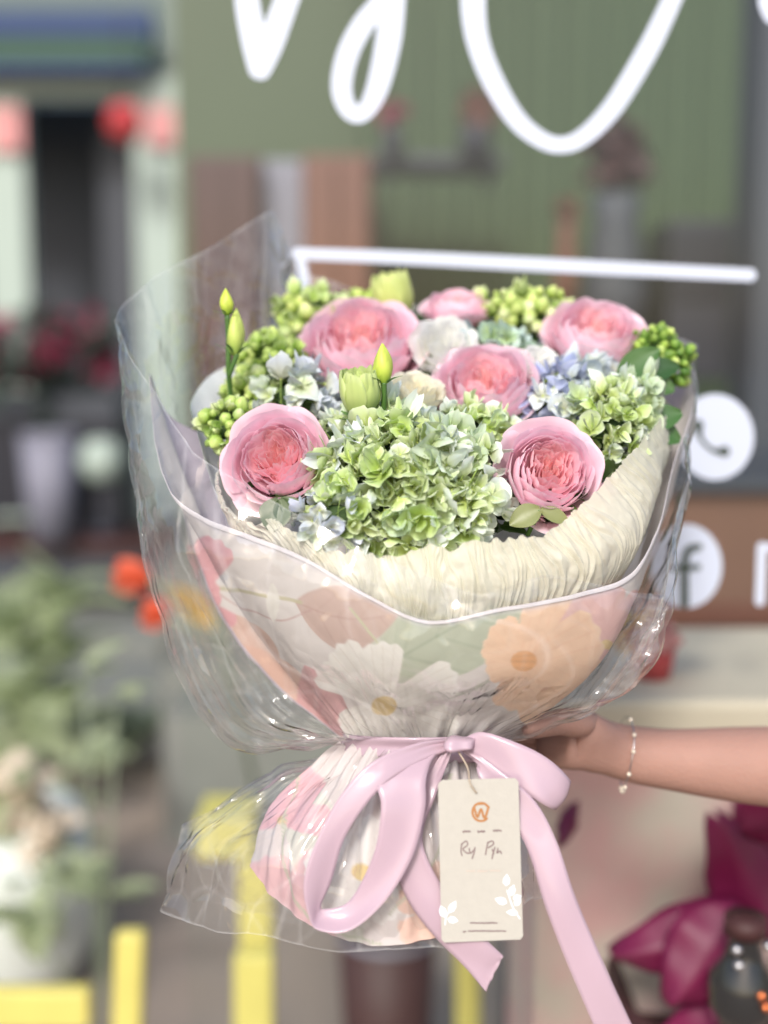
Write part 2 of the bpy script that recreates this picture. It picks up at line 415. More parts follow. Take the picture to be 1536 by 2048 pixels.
plant('leafy_plant', 'small bright green sprig with two long leaves over the paving', [(172, 1345, 12), (235, 1385, 14)], 2.0, M['bgreen'], 4, .055)
plant('leafy_plant', 'dark green bush low on the left edge', [(20, 1500, 60), (60, 1440, 50), (10, 1420, 50), (200, 1460, 40), (300, 1460, 40)], 3.9, M['bgreen2'], 16, .14)
plant('leafy_plant', 'low green plant on the brown ground beside the white pot', [(200, 1790, 50), (60, 1840, 30)], 2.2, M['bgreen'], 10, .07)
plant('leafy_plant', 'faint pale green plant in the middle of the paving bands', [(150, 1610, 50), (180, 1520, 40), (160, 1700, 40)], 2.9, M['bgreen'], 9, .09)
b = PG(20, 1975)
e = empty('white_planter', (b[0], b[1], 0), 'tall rounded white planter with creamy blossoms at the lower left edge', 'planter')
v, f = lathe([(0, 0), (.13, 0), (.19, .12), (.2, .3), (.17, .42), (.16, .42), (.18, .3), (.0, .28)], 32); g = G(); g.add(v, f); link('pot', g.mesh('pot'), M['whitepot'], e)
g = G()
for (px, py) in ((20, 1630), (85, 1645), (40, 1560), (-20, 1600), (60, 1700)):
    leaf_blob(g, PY(px, py, b[1] - .1), .06, 30, .04)
obj('blossoms', g, M['cream'], e, False)
g = G()
for (px, py) in ((20, 1690), (90, 1730), (70, 1820), (10, 1560)): leaf_blob(g, PY(px, py, b[1] - .12), .08, 14, .05)
obj('foliage', g, M['bgreen'], e, False)

# yellow tube stand
e = empty('plant_stand', tuple(PG(500, 2300)), 'bright yellow metal stand with flat bars behind the wrapping foot', 'stand')
def ybar(name, x0, y0, x1, y1, Y, t=.03):
    g = G(); pxbox(g, x0, y0, x1, y1, Y, t); bevel(obj(name, g, M['yellow'], e, False), .006)
YS = 1.75
ybar('leg', 478, 1722, 542, 1905, YS + .12); ybar('bracket', 390, 1642, 508, 1720, YS + .1, .12); 
def ybar2(name, a, b_, w, Y0, Y1, t=.03):
    """post from pixel a down to pixel b_, w pixels wide"""
    g = G(); p0, p1 = PY(*a, Y0), PY(*b_, Y1); w = w / F * Y0 / 2
    v = []
    for p in (p0, p1):
        for sx, sy in ((-1, -1), (1, -1), (1, 1), (-1, 1)): v.append(p + np.array([sx * w, sy * t / 2, 0]))
    g.add(v, [(3, 2, 1, 0), (4, 5, 6, 7), (0, 1, 5, 4), (1, 2, 6, 5), (2, 3, 7, 6), (3, 0, 4, 7)]); bevel(obj(name, g, M['yellow'], e, False), .006)
ybar2('leg', (508, 1905), (508, 2700), 84, YS, YS)
ybar2('leg', (262, 1862), (240, 2500), 62, YS, YS)
ybar('crossbar', -200, 1985, 175, 2062, YS - .05)
ybar2('leg', (935, 1890), (938, 2700), 52, YS + .1, YS + .1)
ybar2('leg', (1165, 1960), (1170, 2700), 50, YS + .25, YS + .25)

# ------------------------------------------------------------ the shop front and what is inside it
YG = 1.27                                       # the pane carrying the lettering
XL = PY(352, 1000, YG)[0]; XR = 1.6; ZT = 2.6
e = empty('shop_window', (XL, YG, 0), 'clear shop window pane carrying the white lettering', 'window')
g = G(); v, f = boxv(((XL + XR) / 2, YG + .004, (ZT + .02) / 2 ), (XR - XL, .002, ZT - .02))
# one pane, front face only (thin sheet: its refraction is nil)
g.add([(XL, YG + .002, .01), (XR, YG + .002, .01), (XR, YG + .002, ZT), (XL, YG + .002, ZT)], [(0, 1, 2, 3)]); obj('pane', g, M['glass'], e, False)
YI = 4.3                                         # inner back wall
xa = PY(345, 0, YI)[0]; xb = 2.4
g = G(); v, f = boxv(((xa + xb) / 2, YI + .1, 1.6), (xb - xa, .2, 3.2)); g.add(v, f); o = tag(obj('interior_wall', g, M['green_wall'], smooth=False), 'sage green back wall inside the shop', 'wall')
# curtain with soft folds in front of the wall
nn = 900; xs = np.linspace(PY(720, 0, 4.15)[0], PY(1500, 0, 4.15)[0], nn); g = G()
yy = 4.15 + .012 * np.sin(xs * 95) + .006 * np.sin(xs * 41 + 1)
zs = np.linspace(.2, 3.1, 6); g.add(np.stack([np.tile(xs, 6), np.tile(yy, 6), np.repeat(zs, nn)], -1), gridf(nn, 6)); tag(obj('curtain', g, M['drape']), 'green pleated curtain hanging along the shop wall behind the lettering', 'curtain')
g = G()
for k, (y0_, y1_, Y_) in enumerate(((1130, 1230, 4.2), (1235, 1330, 3.9), (1335, 1420, 3.6), (1430, 1560, 3.3))):
    pxbox(g, 340, y0_, 1090, 2048, Y_, .5)
tag(obj('steps', g, M['pave'], smooth=False), kind='structure')
def thing_box(name, rect, Y, t, m, label, cat, extra=(), group=None):
    c = PY((rect[0] + rect[2]) / 2, rect[3], Y); e = empty(name, (c[0], Y + t / 2, c[2]), label, cat, group)
    g = G(); pxbox(g, *rect, Y, t); bevel(obj('body', g, m, e, False), .008)
    for (nm, r, dy, tt, mm) in extra:
        g = G(); pxbox(g, *r, Y + dy, tt); bevel(obj(nm, g, mm, e, False), .004)
    return e
thing_box('cabinet', (395, 312, 520, 1150), 3.6, .5, M['maroon'], 'dark maroon cabinet inside the shop at the left', 'cabinet', (('door', (405, 325, 455, 1100), -.02, .02, M['maroon']), ('door', (461, 325, 512, 1100), -.02, .02, M['maroon'])))
thing_box('screen', (522, 320, 606, 1150), 3.7, .1, M['lilac_grey'], 'lilac grey upright panel between the maroon and brown cabinets', 'panel', (('foot', (526, 1150, 602, 1170), -.05, .2, M['dark']),))
thing_box('cabinet', (608, 310, 742, 700), 3.55, .5, M['brown'], 'red brown cabinet right of the lilac grey panel', 'cabinet', (('door', (618, 322, 672, 690), -.02, .02, M['brown']), ('door', (678, 322, 734, 690), -.02, .02, M['brown'])))
thing_box('wall_shelf', (740, 308, 1010, 330), 3.6, .3, M['dark2'], 'thin dark shelf on the green wall below the lettering', 'shelf', (('bracket', (770, 330, 776, 372), .02, .2, M['dark2']), ('bracket', (980, 330, 986, 372), .02, .2, M['dark2'])))
def vase_thing(px, py0, py1, w, Y, m, mf, label, cat='vase', name='flower_vase', blob=.5):
    base = PY(px, py1, Y); top = PY(px, py0, Y); H = top[2] - base[2]; r = w / 2 / F * Y
    e = empty(name, tuple(base), label, cat)
    hv = H * (1 - blob)
    v, f = lathe([(0, 0), (r * .6, 0), (r * .8, hv * .4), (r * .5, hv * .85), (r * .6, hv), (r * .5, hv), (0, hv * .3)], 20); g = G(); g.add(v, f); link('body', g.mesh('body'), m, e)
    if blob > 0:
        g = G()
        for _ in range(5):
            leaf_blob(g, base + np.array([RNG.uniform(-.5, .5) * r, 0, hv + H * blob * RNG.uniform(.2, .8)]), r * .6, 26, r * .35)
        obj('blossoms', g, mf, e, False)
    return e
vase_thing(785, 205, 308, 60, 3.55, M['dark'], M['crimson'], 'dark vase of plum flowers at the left end of the wall shelf')
vase_thing(950, 190, 308, 90, 3.55, M['dark'], M['brown'], 'dark vase of rust flowers at the right end of the wall shelf')
vase_thing(1225, 220, 700, 170, 3.3, M['dark2'], M['maroon'], 'tall dark plant stand with a drooping brown bouquet by the curtain', 'stand', 'flower_stand', .35)
vase_thing(1130, 400, 620, 62, 3.2, M['brown'], M['brown'], 'rust coloured bottle vase before the curtain', 'vase', 'bottle_vase', .2)
thing_box('speaker', (1330, 440, 1470, 760), 3.3, .3, M['dark'], 'dark box speaker inside the shop at the right', 'speaker', (('grille', (1342, 455, 1458, 600), -.01, .012, M['navy']),))
g = G(); pxbox(g, 1492, -200, 1640, 985, 3.1, .2); tag(obj('pillar', g, M['dark2'], smooth=False), 'dark grey pillar inside the shop at the right edge', 'pillar')
thing_box('counter', (1180, 985, 1900, 1368), 2.3, .7, M['wood'], 'brown wooden counter inside the shop behind the round decals', 'counter', (('plank', (1180, 1210, 1900, 1255), -.012, .014, M['brown']), ('plank', (1180, 1300, 1900, 1362), -.012, .014, M['brown']), ('top_board', (1170, 962, 1910, 985), -.03, .76, M['dark2'])))
# window ledge: pale board on a mottled low wall, right of the bouquet
z1 = PY(1300, 1372, 1.36)[2]
xk = PY(1085, 1500, 1.32)[0]
g = G(); v, f = boxv(((xk + 1.6) / 2 - .01, 1.48, z1 - .03), (1.62 - xk, .36, .06)); g.add(v, f); bevel(tag(obj('window_ledge', g, M['cream'], smooth=False), 'pale cream ledge running behind the raised forearm', 'ledge'), .01)
g = G(); v, f = boxv(((xk + 1.6) / 2, 1.5, (z1 - .06) / 2), (1.6 - xk, .3, z1 - .062)); g.add(v, f); tag(obj('low_wall', g, M['stonewall'], smooth=False), 'mottled grey and pink low wall under the cream ledge', 'wall')
# little pot of red and yellow flowers on the ledge
c = PY(1270, 1372, 1.40)
e = empty('flower_pot', (c[0], 1.40, z1), 'small red pot of pink and yellow flowers on the cream ledge', 'flower pot')
v, f = lathe([(0, 0), (.022, 0), (.03, .05), (.027, .05), (.0, .02)], 20); g = G(); g.add(v, f); o = link('pot', g.mesh('pot'), M['red'], e); o.location = (.02, 0, 0)
g = G(); leaf_blob(g, (c[0] - .012, 1.40, z1 + .06), .028, 60, .012); obj('blossoms', g, M['yellowpet'], e, False)
g = G(); leaf_blob(g, (c[0] + .016, 1.39, z1 + .05), .03, 60, .013); obj('blossoms', g, M['pinklight'], e, False)

# poinsettia at lower right with a dark glass jar before it
pc = PY(1450, 2040, 1.12)
e = empty('poinsettia', tuple(pc - np.array([0, 0, .25])), 'deep magenta leafed plant at the lower right corner', 'plant')
def big_leaf(pts_base, pts_tip, W, Yb, Yt, sag=.0, m='magenta'):
    a = PY(*pts_base, Yb); b_ = PY(*pts_tip, Yt); g = G(); d = b_ - a; L = np.linalg.norm(d)
    s = np.cross(d, [0, -1, .25]); s /= np.linalg.norm(s); n = np.cross(s, d / L)
    nv, nu = 16, 9; v = []
    for j in range(nv):
        t = j / (nv - 1); w = W * math.sin(math.pi * min(1, t * .94 + .03)) ** .75 * (1.15 - .45 * t)
        for i in range(nu):
            k = i / (nu - 1) * 2 - 1
            v.append(a + d * t + s * w * k + n * (-.02 * abs(k) - sag * L * (t - .5) ** 2 * 2 + .004 * math.sin(t * 18) * abs(k)))
    g.add(v, gridf(nu, nv)); o = obj('leaf', g, M[m], e); so = o.modifiers.new('thickness', 'SOLIDIFY'); so.thickness = .0008
big_leaf((1555, 1900), (1448, 1650), .046, 1.24, 1.2, .1)
big_leaf((1590, 1900), (1510, 1570), .05, 1.26, 1.24, .1)
big_leaf((1540, 1850), (1236, 1925), .044, 1.2, 1.18, .25)
big_leaf((1500, 1820), (1345, 2020), .052, 1.18, 1.15, .1)
big_leaf((1600, 1700), (1545, 1560), .05, 1.18, 1.15, .1)
big_leaf((1560, 2060), (1300, 2130), .05, 1.2, 1.15, .1)
g = G(); v, f = tube(np.array([PY(1560, 1880, 1.16), PY(1560, 2100, 1.18), PY(1500, 2400, 1.2)]), .006, 8); g.add(v, f); obj('stem', g, M['maroon'], e)
big_leaf((1160, 1600), (1128, 1690), .012, 1.25, 1.22, .0)
# dark rounded planter / table mass under the leaves
b = PY(1420, 2060, 1.3)
e = empty('planter', (b[0] + .03, 1.42, 0), 'dark brown round planter under the magenta leaves', 'planter')
zt = PY(1400, 1905, 1.36)[2]
v, f = lathe([(0, 0), (.09, 0), (.13, zt * .6), (.155, zt), (.145, zt), (.12, zt * .9), (0, zt * .88)], 36); g = G(); g.add(v, f); link('pot', g.mesh('pot'), M['maroon'], e).location = (0, -.13, 0)
c = PY(1482, 2040, 1.12)
e = empty('glass_jar', tuple(c), 'small dark glass jar with bright highlights below the magenta leaves', 'jar')
v, f = lathe([(0, 0), (.028, 0), (.034, .02), (.034, .05), (.02, .068), (.016, .09), (.02, .098), (.018, .098), (.014, .09), (.018, .068), (.031, .05), (.031, .02), (.0, .004)], 28); g = G(); g.add(v, f); link('body', g.mesh('body'), M['darkglass'], e)
v, f = lathe([(0, .094), (.021, .094), (.021, .112), (0, .112)], 24); g = G(); g.add(v, f); link('lid', g.mesh('lid'), M['maroon'], e)
for k, (dx, dz) in enumerate(((-.014, .094), (-.012, .078), (.010, .098), (.014, .084), (.006, .046), (.010, .034))):  # metal beads added to stand in for bright highlight spots on the glass
    v, f = lathe([(0, -1), (.7, -.7), (1, 0), (.7, .7), (0, 1)], 14); g = G(); g.add(v * .005 + np.array([dx * 1.3, -.034, dz]), f); link('highlight_bead', g.mesh('highlight_bead'), M['silver'] if k < 4 else M['copper'], e)
# maroon flower buckets standing behind the bouquet's foot
for (px, w, lab) in ((775, 170, 'dark maroon bucket on the ground below the wrapped stems'), (1040, 60, 'narrow dark bottle standing beside the yellow bar')):
    g = G(); Yv = 1.95; t = PY(px, 1905 if w > 100 else 1900, Yv); r = w / 2 / F * Yv * 1.3
    e = empty('bucket', (t[0], Yv + r, 0), lab, 'bucket' if w > 100 else 'bottle'); 
    if w <= 100: e.name = 'tall_bottle'
    v, f = lathe([(0, 0), (r * .8, 0), (r, t[2]), (r * .94, t[2]), (r * .76, .02)], 28); g.add(v, f); link('body', g.mesh('body'), M['maroon'] if w > 100 else M['dark2'], e)
    v, f = lathe([(r * 1.0, t[2] - .012), (r * 1.04, t[2] - .006), (r * 1.0, t[2] + .001)], 28); g = G(); g.add(v, f); link('rim', g.mesh('rim'), M['lilac_grey'], e)

# ------------------------------------------------------------ white lettering and icons on the pane
def stroke(name, pts, w, label, cat='lettering', m='decal', group='white script letters on the shop window', dy=0.0, parent=None, n=90):
    """flat vinyl stroke (or several) along pixel points on the pane; w pixels wide (number or list)"""
    multi = pts if isinstance(pts[0], list) else [pts]; wl = w if isinstance(w, list) and isinstance(w[0], list) else [w] * len(multi)
    g = G(); Yp = YG - .0008 - dy
    for pts, w in zip(multi, wl):
        pts = np.array(pts, float); ws = np.broadcast_to(np.array(w, float), (len(pts),))
        q = crom(np.column_stack([pts, ws]), n)
        T = np.gradient(q[:, :2], axis=0); T /= np.linalg.norm(T, axis=1, keepdims=True) + 1e-9
        Nn = np.stack([-T[:, 1], T[:, 0]], 1)
        A = q[:, :2] + Nn * q[:, 2:3] / 2; B = q[:, :2] - Nn * q[:, 2:3] / 2
        yy = np.tile(Yp - np.arange(n) * 2e-6, 2)
        v = np.array([PY(a, b, y) for a, b, y in zip(np.r_[A[:, 0], B[:, 0]], np.r_[A[:, 1], B[:, 1]], yy)])
        g.add(v, [(i, i + 1, n + i + 1, n + i) for i in range(n - 1)])
        for c, r, d, y in ((q[0, :2], q[0, 2] / 2, -T[0], Yp + 4e-5), (q[-1, :2], q[-1, 2] / 2, T[-1], Yp - n * 2e-6 - 4e-5)):
            a0 = math.atan2(d[1], d[0]); p = np.array([c + r * np.array([math.cos(a0 + t), math.sin(a0 + t)]) for t in np.linspace(-math.pi / 2, math.pi / 2, 13)])
            g.add(np.array([PY(x_, y_, y) for x_, y_ in p]), [tuple(range(len(p)))])
        Yp -= .0004
    o = obj(name, g, M[m], parent, False)
    if parent is None: tag(o, label, cat, group)
    return o
stroke('window_letter', [[(487, -60), (495, 10), (508, 80), (519, 136)], [(596, -60), (566, 20), (541, 90), (521, 138)]], [[46, 50, 52, 46], [46, 50, 50, 44]], 'white V shaped letter bottom at the top of the shop window', n=50)
stroke('window_letter', [(792, -60), (785, 0), (777, 80), (758, 165), (738, 212), (716, 229), (694, 214), (683, 172), (695, 110), (724, 52), (762, 5), (800, -40)], [50, 52, 52, 46, 38, 36, 38, 42, 44, 44, 42, 40], 'white teardrop looped letter between the V and the long curve', n=150)
stroke('window_letter', [(956, -60), (946, 0), (955, 80), (985, 160), (1030, 235), (1075, 275), (1118, 290), (1165, 275), (1225, 215), (1290, 110), (1330, 30), (1365, -50)], [48, 50, 46, 44, 40, 36, 34, 36, 40, 42, 40, 38], 'large white U shaped curve of the script at the top of the window', n=180)
stroke('window_letter', [(1545, -40), (1536, 0), (1545, 28)], 40, 'small white stroke cut by the top right corner', n=20)
stroke('window_line', [(595, 507), (800, 515), (1100, 530), (1500, 550)], [24, 26, 28, 26], 'long thin white line above the flowers with a turned down left end', 'line', group=None, n=60)
stroke('window_line', [(597, 507), (606, 540), (612, 600)], [18, 20, 22], 'short white stroke dropping from the left end of the long line', 'line', group=None, n=20, dy=.0003)
def disc(cx, cy, rx, ry, label, parts):
    e = empty('window_icon', tuple(PY(cx, cy, YG - .0006)), label, 'icon', 'round contact icons on the shop window')
    a = np.linspace(0, 2 * math.pi, 64, endpoint=False); g = G()
    g.add(PY(cx + rx * np.cos(a), cy + ry * np.sin(a), YG - .0008), [tuple(range(64))[::-1]]); obj('disc', g, M['decal'], e, False)
    for k, (pts, w) in enumerate(parts): stroke('symbol', pts, w, None, m='decal_dark', dy=.0005 + .0003 * k, parent=e, n=60)
    return e
disc(1430, 874, 78, 86, 'white disc with a dark telephone handset on the shop window', [([(1396, 850), (1400, 872), (1412, 890), (1430, 902), (1449, 903)], [22, 10, 8, 10, 22])])
disc(1372, 1132, 72, 84, 'white disc with a letter f half hidden by the bouquet', [([(1398, 1094), (1380, 1098), (1371, 1115), (1369, 1150), (1369, 1208)], [14, 16, 16, 17, 18]), ([(1345, 1136), (1372, 1136), (1396, 1134)], [12, 13, 12])])
stroke('window_letter', [(1524, 1094), (1522, 1150), (1520, 1202)], 20, 'short upright white stroke at the right edge beside the f icon', group=None, n=20)
stroke('window_letter', [(1526, 1097), (1560, 1092)], 18, 'white bar continuing off the right edge beside the f icon', group=None, n=10, dy=.0003)
# ============================================================ THE BOUQUET: wrapping
NY = 1482
def wrapcols(rows, nrow=5):
    cols = []
    for (x, y, d, nx, nd, bx, by, bd) in rows:
        c = []
        for t in np.linspace(0, 1, nrow):
            b = math.sin(math.pi * t)
            c.append((x + (nx - x) * t + bx * b, y + (NY - y) * t + by * b, d + (nd - d) * t + bd * b))
        cols.append(c)
    return cols
def smin_dist_petal(u, v, cx, cy, ang, L, W, notch=.06):
    """inside measure of a cosmos petal (1 inside, 0 outside) plus its lengthwise and crosswise coordinates"""
    dx, dy = u - cx, v - cy; ca, sa = math.cos(ang), math.sin(ang)
    a = (dx * ca + dy * sa) / L; b = (-dx * sa + dy * ca) / W
    tip = 1 + .022 * np.cos(np.clip(b, -1, 1) * 11) - .16 * b * b
    ac = np.clip(a, 0, 1)
    prof = np.sqrt(np.clip(ac, 0, 1)) * (1 - .12 * ac) * np.where(ac > .8, np.sqrt(np.clip(1 - ((ac - .8) / .32) ** 2, 0, 1)), 1)
    inside = smooth(-.05, .05, prof - np.abs(b)) * smooth(-.02, .02, tip - a) * smooth(0, .03, a)
    return inside, a, b
def over(c, mask, rgb):
    return c * (1 - mask[..., None]) + np.asarray(rgb) * mask[..., None] if np.ndim(rgb) == 1 else c * (1 - mask[..., None]) + rgb * mask[..., None]
def seg_dist(u, v, pts):
    pts = crom(pts, 60); d = np.full(u.shape, 1e9)
    for p in pts: d = np.minimum(d, (u - p[0]) ** 2 + (v - p[1]) ** 2)
    return np.sqrt(d)
def cosmos(c, u, v, cx, cy, petals, rgb, edge, vein, yc=(228, 196, 92), cr=24):
    rgb, edge, vein = lin(rgb), lin(edge), lin(vein)
    for (ang, L, W) in petals:
        m, a, b = smin_dist_petal(u, v, cx, cy, R(ang), L, W)
        shade = rgb * np.ones(u.shape + (3,))
        vm = (smooth(.80, .97, np.cos(b / (.35 + .65 * np.clip(a, 0, 1)) * 13)) * .45 + .25 * smooth(.5, .0, a))
        shade = over(shade, np.clip(vm, 0, 1), vein)
        shade = over(shade, smooth(.72, 1.0, np.abs(b)) * .8 + smooth(.9, 1.0, a) * .5 * (np.abs(b) < .8), edge)
        c = over(c, m * .96, shade)
    r = np.hypot((u - cx), (v - cy) * 1.25)
    dots = .5 + .5 * np.sin(u * 1.1) * np.sin(v * 1.2 + u * .3)
    c = over(c, smooth(cr + 3, cr - 3, r), lin(yc)); c = over(c, smooth(cr + 3, cr - 3, r) * smooth(.55, .9, dots) * .5, lin((190, 130, 60)))
    return c
def leafshape(c, u, v, p0, p1, W, rgb, veinrgb, al=.85, skew=0):
    dx, dy = p1[0] - p0[0], p1[1] - p0[1]; L = math.hypot(dx, dy); ca, sa = dx / L, dy / L
    a = ((u - p0[0]) * ca + (v - p0[1]) * sa) / L; b = (-(u - p0[0]) * sa + (v - p0[1]) * ca) / W
    b = b + skew * np.sin(np.pi * np.clip(a, 0, 1))
    prof = np.sin(np.pi * np.clip(a, 0, 1)) ** .75
    m = smooth(-.03, .03, prof - np.abs(b)) * (a > 0) * (a < 1)
    vm = smooth(.06, .0, np.abs(b)) * .7 + smooth(.86, .98, np.cos((a * 14 - np.abs(b) * 3.5) * 2.2)) * .35
    c = over(c, m * al, lin(rgb)); return over(c, m * np.clip(vm, 0, 1) * al, lin(veinrgb))
def print_front(u, v):
    """the floral print of the wrapping sheet, laid out on the sheet (millimetre-like sheet coordinates)"""
    base = lin((228, 222, 216)); c = base * np.ones(u.shape + (3,))
    n = np.sin(u * .013 + 1) * np.sin(v * .017); c = c * (1 + .02 * n[..., None])
    # tail leaves and far petals first
    c = leafshape(c, u, v, (560, 1400), (470, 1230), 40, (226, 176, 150), (214, 160, 138), .8)
    c = leafshape(c, u, v, (650, 1500), (470, 1290), 60, (232, 178, 152), (222, 166, 142), .85)
    c = leafshape(c, u, v, (690, 1560), (610, 1330), 52, (222, 150, 152), (208, 132, 138), .85)
    # large green leaf
    c = leafshape(c, u, v, (735, 1350), (1075, 1165), 92, (176, 190, 158), (146, 166, 134), .92)
    c = leafshape(c, u, v, (770, 1330), (740, 1150), 34, (196, 204, 178), (176, 188, 156), .8)
    # red brown leaf
    c = leafshape(c, u, v, (590, 1205), (800, 1225), 66, (204, 168, 152), (188, 148, 134), .92, skew=-.35)
    # stems
    for pts, w, k in (([(395, 1168), (470, 1182), (560, 1196), (600, 1206)], 3.4, (196, 190, 142)), ([(425, 1178), (480, 1215), (560, 1240), (620, 1222)], 1.6, (196, 150, 142)),
                      ([(700, 1218), (735, 1260), (760, 1300), (762, 1390)], 2.4, (196, 198, 150)), ([(1010, 1340), (960, 1370), (900, 1395)], 3.2, (166, 172, 150))):
        d = seg_dist(u, v, pts); c = over(c, smooth(w + 1.5, w - 1, d) * .9, lin(k))
    # pinks along the left edge
    c = cosmos(c, u, v, 372, 1200, [(-110, 120, 46), (-60, 135, 50), (-20, 70, 40), (40, 110, 50), (80, 120, 50)], (232, 152, 160), (240, 180, 184), (220, 132, 146), cr=1)
    c = cosmos(c, u, v, 500, 1020, [(60, 95, 28), (95, 70, 26), (25, 120, 30), (5, 160, 22)], (240, 240, 246), (250, 250, 252), (226, 226, 236), cr=1)
    # pink one high on the right
    c = cosmos(c, u, v, 1215, 1290, [(-95, 120, 60), (-40, 130, 60), (180, 110, 58), (230, 120, 55), (20, 120, 55), (90, 120, 55)], (238, 186, 178), (246, 206, 196), (228, 168, 164), (238, 206, 120), 12)
    # peach cosmos, right, made large and bright to paint in the warm glow
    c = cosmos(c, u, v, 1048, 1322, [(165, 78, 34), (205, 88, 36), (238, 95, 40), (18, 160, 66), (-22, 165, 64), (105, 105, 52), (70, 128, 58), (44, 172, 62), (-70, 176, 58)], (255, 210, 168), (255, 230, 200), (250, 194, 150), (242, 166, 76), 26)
    # the big white cosmos
    c = cosmos(c, u, v, 768, 1412, [(150, 95, 40), (125, 105, 40), (93, 112, 44), (208, 152, 34), (38, 130, 42), (62, 112, 42), (14, 152, 40), (232, 152, 46), (-23, 158, 46), (-91, 128, 50)], (246, 244, 234), (253, 253, 248), (226, 218, 204), (232, 200, 96), 25)
    c = leafshape(c, u, v, (545, 1165), (548, 1245), 13, (246, 244, 232), (236, 232, 220), .9)
    return c
def print_foot(u, v):
    base = lin((224, 214, 210)); c = base * np.ones(u.shape + (3,))
    c = leafshape(c, u, v, (560, 1500), (720, 1900), 60, (206, 214, 190), (186, 198, 166), .7)
    c = cosmos(c, u, v, 560, 1640, [(240, 110, 50), (300, 120, 52), (190, 90, 44), (0, 100, 40)], (236, 160, 176), (244, 190, 200), (222, 140, 160), cr=10)
    c = cosmos(c, u, v, 560, 1830, [(200, 110, 50), (255, 120, 52), (310, 150, 54), (10, 120, 50), (150, 90, 40)], (236, 168, 176), (246, 196, 202), (222, 148, 160), cr=14)
    c = cosmos(c, u, v, 722, 1745, [(k * 45 + 10, 115, 44) for k in range(8)], (248, 246, 240), (252, 252, 250), (226, 218, 212), (238, 206, 90), 22)
    c = cosmos(c, u, v, 900, 1830, [(k * 51, 110, 42) for k in range(7)], (244, 190, 160), (250, 214, 190), (236, 170, 140), (232, 160, 60), 20)
    for pts, w, k in (([(600, 1540), (560, 1700), (620, 1840), (760, 1890)], 3.2, (168, 186, 138)), ([(900, 1550), (880, 1700), (780, 1830)], 3, (180, 190, 150))):
        d = seg_dist(u, v, pts); c = over(c, smooth(w + 1.5, w - 1, d) * .8, lin(k))
    return c
def crease(W, amp, freq, seed, nn, closed=False, radial=0):
    """crumples: ridged noise along the surface normal"""
    out = W.copy(); nv, nu = W.shape[:2]
    for j in range(nv):
        for i in range(nu):
            p = W[j, i] * freq + seed
            r = abs(mnoise.noise(Vector(p))) ; r2 = abs(mnoise.noise(Vector(p * 2.3 + 5)))
            out[j, i] += nn[j, i] * amp * (.65 * (1 - 2 * r) + .35 * (1 - 2 * r2))
    return out
# --- printed sheet
ROWS = [(300, 752, .97, 695, .94, -34, 55, 0), (308, 880, .935, 697, .93, -24, 34, 0), (345, 985, .905, 703, .92, -10, 16, -.008), (400, 1033, .885, 712, .91, -6, 8, -.01),
        (480, 1062, .868, 728, .905, -4, 4, -.012), (600, 1112, .852, 755, .897, -2, 2, -.012), (740, 1192, .842, 795, .89, 0, 0, -.012), (860, 1242, .838, 850, .887, 0, 0, -.01),
        (1000, 1217, .843, 905, .888, 5, 0, -.01), (1150, 1187, .862, 950, .895, 30, 12, -.012), (1262, 1150, .885, 985, .91, 55, 26, -.006), (1312, 1060, .92, 1005, .92, 55, 28, 0),
        (1350, 930, .97, 1010, .935, 55, 30, 0), (1388, 780, 1.04, 1005, .95, 60, 40, 0), (1300, 700, 1.12, 960, .965, 0, 0, 0), (1000, 660, 1.15, 880, .975, 0, 0, .01), (700, 660, 1.14, 800, .975, 0, 0, .01),
        (560, 880, 1.10, 740, .965, -10, 0, .01), (470, 912, 1.06, 715, .955, -20, 20, 0), (395, 868, 1.02, 700, .95, -40, 50, 0), (335, 828, .99, 695, .945, -70, 80, 0)]
wrap = empty('wrapping_paper', tuple(P(850, NY, .92)), 'pale wrapping paper printed with white, peach and pink cosmos flowers round the bouquet', 'wrapping paper')
NU, NV = 620, 190
W3 = loft(wrapcols(ROWS), NU, NV, True)
uv = W3[..., :2].copy()
Wp = P(W3[..., 0], W3[..., 1], W3[..., 2]); nn = gnorm(Wp, True)
# soft vertical gathers that deepen towards the tie
tt = np.linspace(0, 1, NV)[:, None]; ss = np.linspace(0, 2 * math.pi, NU, endpoint=False)[None, :]
gath = (np.sin(ss * 23 + 1.2 * np.sin(ss * 5)) * .6 + np.sin(ss * 41 + 2) * .4) * (.0028 * smooth(.74, 1, tt)) + np.sin(ss * 9 + 3 * tt) * .0010
Wp = Wp + nn * gath[..., None]
Wp = crease(Wp, .0010, 26, 3.0, nn)
front = np.array(ss.ravel() * 21 / (2 * math.pi))
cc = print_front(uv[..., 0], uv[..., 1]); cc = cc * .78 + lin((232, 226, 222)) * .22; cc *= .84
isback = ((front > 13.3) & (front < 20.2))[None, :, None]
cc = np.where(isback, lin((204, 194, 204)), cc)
rimm = smooth(.075, .03, tt) * np.ones_like(ss)
cc = over(cc, rimm * .4, lin((206, 203, 212)))
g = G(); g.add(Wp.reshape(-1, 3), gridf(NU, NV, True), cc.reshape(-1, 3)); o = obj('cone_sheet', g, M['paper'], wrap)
# turned-over hem of the rim
hem = []
rim = Wp[0]; inn = -nn[0]
n = NU; v = np.concatenate([rim, rim + inn * .0007 + (Wp[2] - Wp[0]) * .1, rim + inn * .0012 + (Wp[6] - Wp[0]) * .8])
g = G(); g.add(v, gridf(NU, 3, True), lin((212, 207, 208))); obj('hem', g, M['paper'], wrap)
